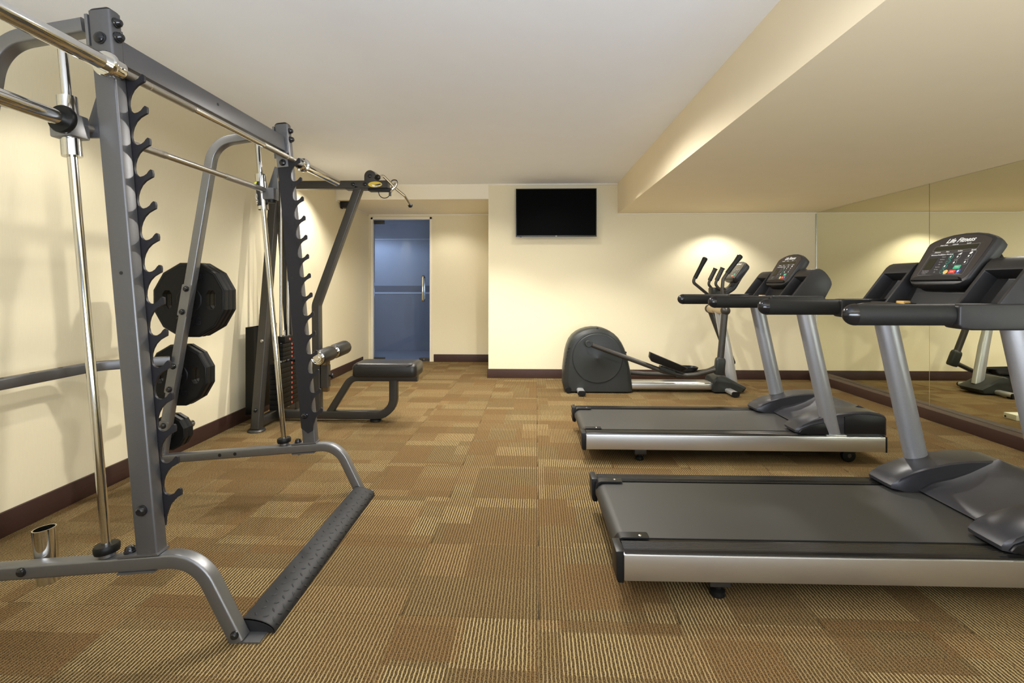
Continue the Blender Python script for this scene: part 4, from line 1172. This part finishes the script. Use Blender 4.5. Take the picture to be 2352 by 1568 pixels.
w = obj('transport_roller', lathe(bmesh.new(), [(0, 0), (0.030, 0), (0.034, 0.006), (0.034, 0.024), (0.030, 0.03), (0.014, 0.03), (0.012, 0.034), (0, 0.034)], (0.462, EY - 0.150, 0.040), (0, -1, 0), 22), 'rubber', ell)
# base tube and stabilisers
obj('base_tube', sweep(bmesh.new(), [(1.15, EY, 0.070), (2.14, EY, 0.070)], rrect(0.17, 0.094, 0.030, 5)), 'alu', ell)
for x in (0.595, 2.238):
    st = obj('stabiliser', sweep(bmesh.new(), [(x, 5.350, 0.038), (x, 5.99, 0.038)], rrect(0.078, 0.046, 0.020, 5), (1, 0, 0)), 'ltsilver', ell)
    for y in (5.335, 5.99):
        obj('end_cap', sweep(bmesh.new(), [(x, y, 0.036), (x, y + 0.016, 0.036)], rrect(0.080, 0.052, 0.022, 5), (1, 0, 0)), 'black', st)
    for y in (5.40, 5.94):
        obj('foot_pad', lathe(bmesh.new(), [(0, 0), (0.025, 0), (0.025, 0.016), (0, 0.016)], (x, y, 0), (0, 0, 1), 16), 'rubber', st)
# front shroud
fp = [(2.075, 0.020), (2.068, 0.120), (2.085, 0.165), (2.115, 0.192), (2.170, 0.202), (2.215, 0.190), (2.33, 0.128), (2.425, 0.084), (2.450, 0.066), (2.418, 0.020)]
rings = []
for y, k in ((-0.140, 0.80), (-0.125, 0.95), (-0.09, 1.0), (0.09, 1.0), (0.125, 0.95), (0.140, 0.80)):
    rings.append([(2.22 + (x - 2.22) * (k if x > 2.2 else 1 - (1 - k) * 0.35), EY + y, 0.020 + (z - 0.020) * k) for x, z in fp])
obj('front_shroud', loft(bmesh.new(), rings), 'graphite', ell, sharp=30)
# mast
mst = obj('mast', sweep(bmesh.new(), [(2.335, EY, 0.10), (2.265, EY, 0.52), (2.150, EY, 1.06)], circ(0.040, 24, 0.060), (0, 1, 0), [(1, 1), (1, 0.95), (0.85, 0.66)]), 'ltsilver', ell)
obj('mast_collar', loft(bmesh.new(), [[(2.165 + a, EY + b, z) for a, b in rrect(0.165 * q, 0.15 * q, 0.05 * q, 5)] for z, q in ((1.060, 0.85), (1.085, 1.0), (1.165, 1.03), (1.180, 0.96))]), 'graphite', ell)
obj('neck', sweep(bmesh.new(), fillet([(2.22, EY, 1.105), (2.33, EY, 1.175), (2.42, EY, 1.33)], 0.12, 6), rrect(0.10, 0.07, 0.02), (0, 1, 0)), 'dash', ell)
console(ell, (2.295, EY, 1.268), (0, -1, 0), (0.56, 0, 0.83), 1.02, 'hood', 0.07, detail=False)
ax = obj('pivot_axle', lathe(bmesh.new(), [(0.0, -0.22), (0.040, -0.22), (0.045, -0.21), (0.045, -0.06), (0.036, -0.05), (0.036, 0.05), (0.045, 0.06), (0.045, 0.21), (0.040, 0.22), (0, 0.22)], (2.165, EY, 0.928), (0, 1, 0), 24), 'beige', ell)
# moving arms, pedals, handles
arms = {-1: dict(pv=(0.679, 0.564), pth=[(0.679, 0.564), (1.476, 0.271), (1.735, 0.216), (1.853, 0.228), (2.085, 0.292)], rod=[(2.105, 0.33), (2.158, 0.90)], jt=0.0, ph=1.0,
                 hd=[(2.155, 0.95), (2.130, 1.150), (2.140, 1.270), (2.180, 1.330), (2.250, 1.420)], grip=[(2.186, 1.338), (2.330, 1.530)]),
        1: dict(pv=(0.897, 0.220), pth=[(0.897, 0.195), (1.40, 0.152), (1.80, 0.140), (2.15, 0.190), (2.375, 0.300)], rod=[(2.385, 0.36), (2.182, 0.90)], jt=0.14, ph=0.0,
                hd=[(2.170, 0.95), (2.160, 1.085), (2.035, 1.190), (1.975, 1.240), (1.990, 1.290), (2.02, 1.35)], grip=[(1.996, 1.290), (2.120, 1.532)])}
for s in (-1, 1):
    A = arms[s]
    y = EY + s * 0.235
    arm = obj('pedal_arm', tube(bmesh.new(), fillet([(a, y, b) for a, b in A['pth']], 0.25, 6), 0.026, 18), 'gun', ell)
    obj('crank_boss', lathe(bmesh.new(), [(0.0, -0.03), (0.034, -0.03), (0.040, -0.022), (0.040, 0.026), (0.034, 0.034), (0.020, 0.034), (0.018, 0.030), (0, 0.030)], (A['pth'][0][0], y, A['pth'][0][1]), (0, s, 0), 24), 'graphite', arm)
    # crank arm between disc and boss
    obj('crank_pin', tube(bmesh.new(), [(A['pth'][0][0], EY + s * 0.165, A['pth'][0][1]), (A['pth'][0][0], y, A['pth'][0][1])], 0.018, 14), 'gun', arm)
    # pedal tray
    if s < 0: c0, c1 = V(1.335, y, 0.420), V(1.735, y, 0.285)
    else: c0, c1 = V(1.62, y, 0.195), V(2.02, y, 0.215)
    d = (c1 - c0).normalized(); nn = V(0, 1, 0).cross(d); nn = nn if nn.z > 0 else -nn
    lng = (c1 - c0).length
    rings = []
    for h, q in ((-0.035, 0.80), (0.0, 0.98), (0.036, 1.03), (0.038, 1.0), (0.006, 0.92), (0.004, 0.5)):
        ring = []
        for a, b in rrect(lng * q, 0.165 * q, 0.06 * q, 5):
            lift = 0.018 * max(0, -a / (lng / 2)) if h > 0.03 else 0
            ring.append(c0.lerp(c1, 0.5) + d * a + V(0, 1, 0) * b + nn * (h + lift - (0.014 * max(0, a / (lng / 2)) if h > 0.03 else 0)))
        rings.append(ring)
    ped = obj('foot_pedal', loft(bmesh.new(), rings), 'black', ell, sharp=40)
    obj('pedal_mount', sweep(bmesh.new(), [c0.lerp(c1, 0.35) - nn * 0.07, c0.lerp(c1, 0.75) - nn * 0.075], rrect(0.07, 0.05, 0.01)), 'graphite', ped)
    r0, r1 = V(A['rod'][0][0], y, A['rod'][0][1]), V(A['rod'][1][0], y, A['rod'][1][1])
    ln = obj('link_rod', sweep(bmesh.new(), [r0, r1], circ(0.030, 18, 0.036)), 'gun', ell)
    dr = (r1 - r0).normalized()
    obj('knuckle', sweep(bmesh.new(), [r0 - dr * 0.10, r0 - dr * 0.085, r0 + dr * 0.05, r0 + dr * 0.075, r0 + dr * 0.09], rrect(0.075, 0.105, 0.022, 4), (0, 1, 0), [0.85, 1, 1, 0.9, 0.6]), 'graphite', ln)
    obj('pivot_ball', lathe(bmesh.new(), [(0, -0.048), (0.028, -0.042), (0.048, -0.020), (0.052, 0.0), (0.048, 0.020), (0.028, 0.042), (0, 0.048)], (2.165, y, 0.928), (0, s, 0), 24), 'gun', ell)
    hd = obj('moving_handle', tube(bmesh.new(), fillet([(a, y, b) for a, b in A['hd']], 0.06, 5), 0.018, 16), 'gun', ell)
    g0, g1 = V(A['grip'][0][0], y, A['grip'][0][1]), V(A['grip'][1][0], y, A['grip'][1][1])
    L_ = (g1 - g0).length
    obj('handle_grip', lathe(bmesh.new(), [(0.019, 0), (0.024, 0), (0.025, L_ * 0.6), (0.030, L_ * 0.88), (0.032, L_ * 0.95), (0.024, L_), (0, L_ + 0.006)], g0, g1 - g0, 20), 'foam', hd)
    # fixed pulse handles
    yf = EY + s * 0.105
    fx = [(2.225, EY + s * 0.06, 1.140), (2.150, yf, 1.165), (2.105, yf, 1.215), (2.130, yf, 1.285)]
    fh = obj('fixed_handle', tube(bmesh.new(), fillet(fx, 0.04, 5), 0.015, 14), 'gun', ell)
    g0, g1 = V(2.121, yf, 1.262), V(2.187, yf, 1.398)
    L_ = (g1 - g0).length
    fg = obj('pulse_grip', lathe(bmesh.new(), [(0.016, 0), (0.023, 0), (0.023, L_ - 0.008), (0.027, L_ - 0.006), (0.027, L_), (0, L_ + 0.002)], g0, g1 - g0, 18), 'graphite', fh)
    obj('sensor_plate', lathe(bmesh.new(), [(0.0232, 0), (0.0236, 0), (0.0236, L_ * 0.75), (0.0232, L_ * 0.75)], g0.lerp(g1, 0.1), g1 - g0, 8), 'silver2', fg)
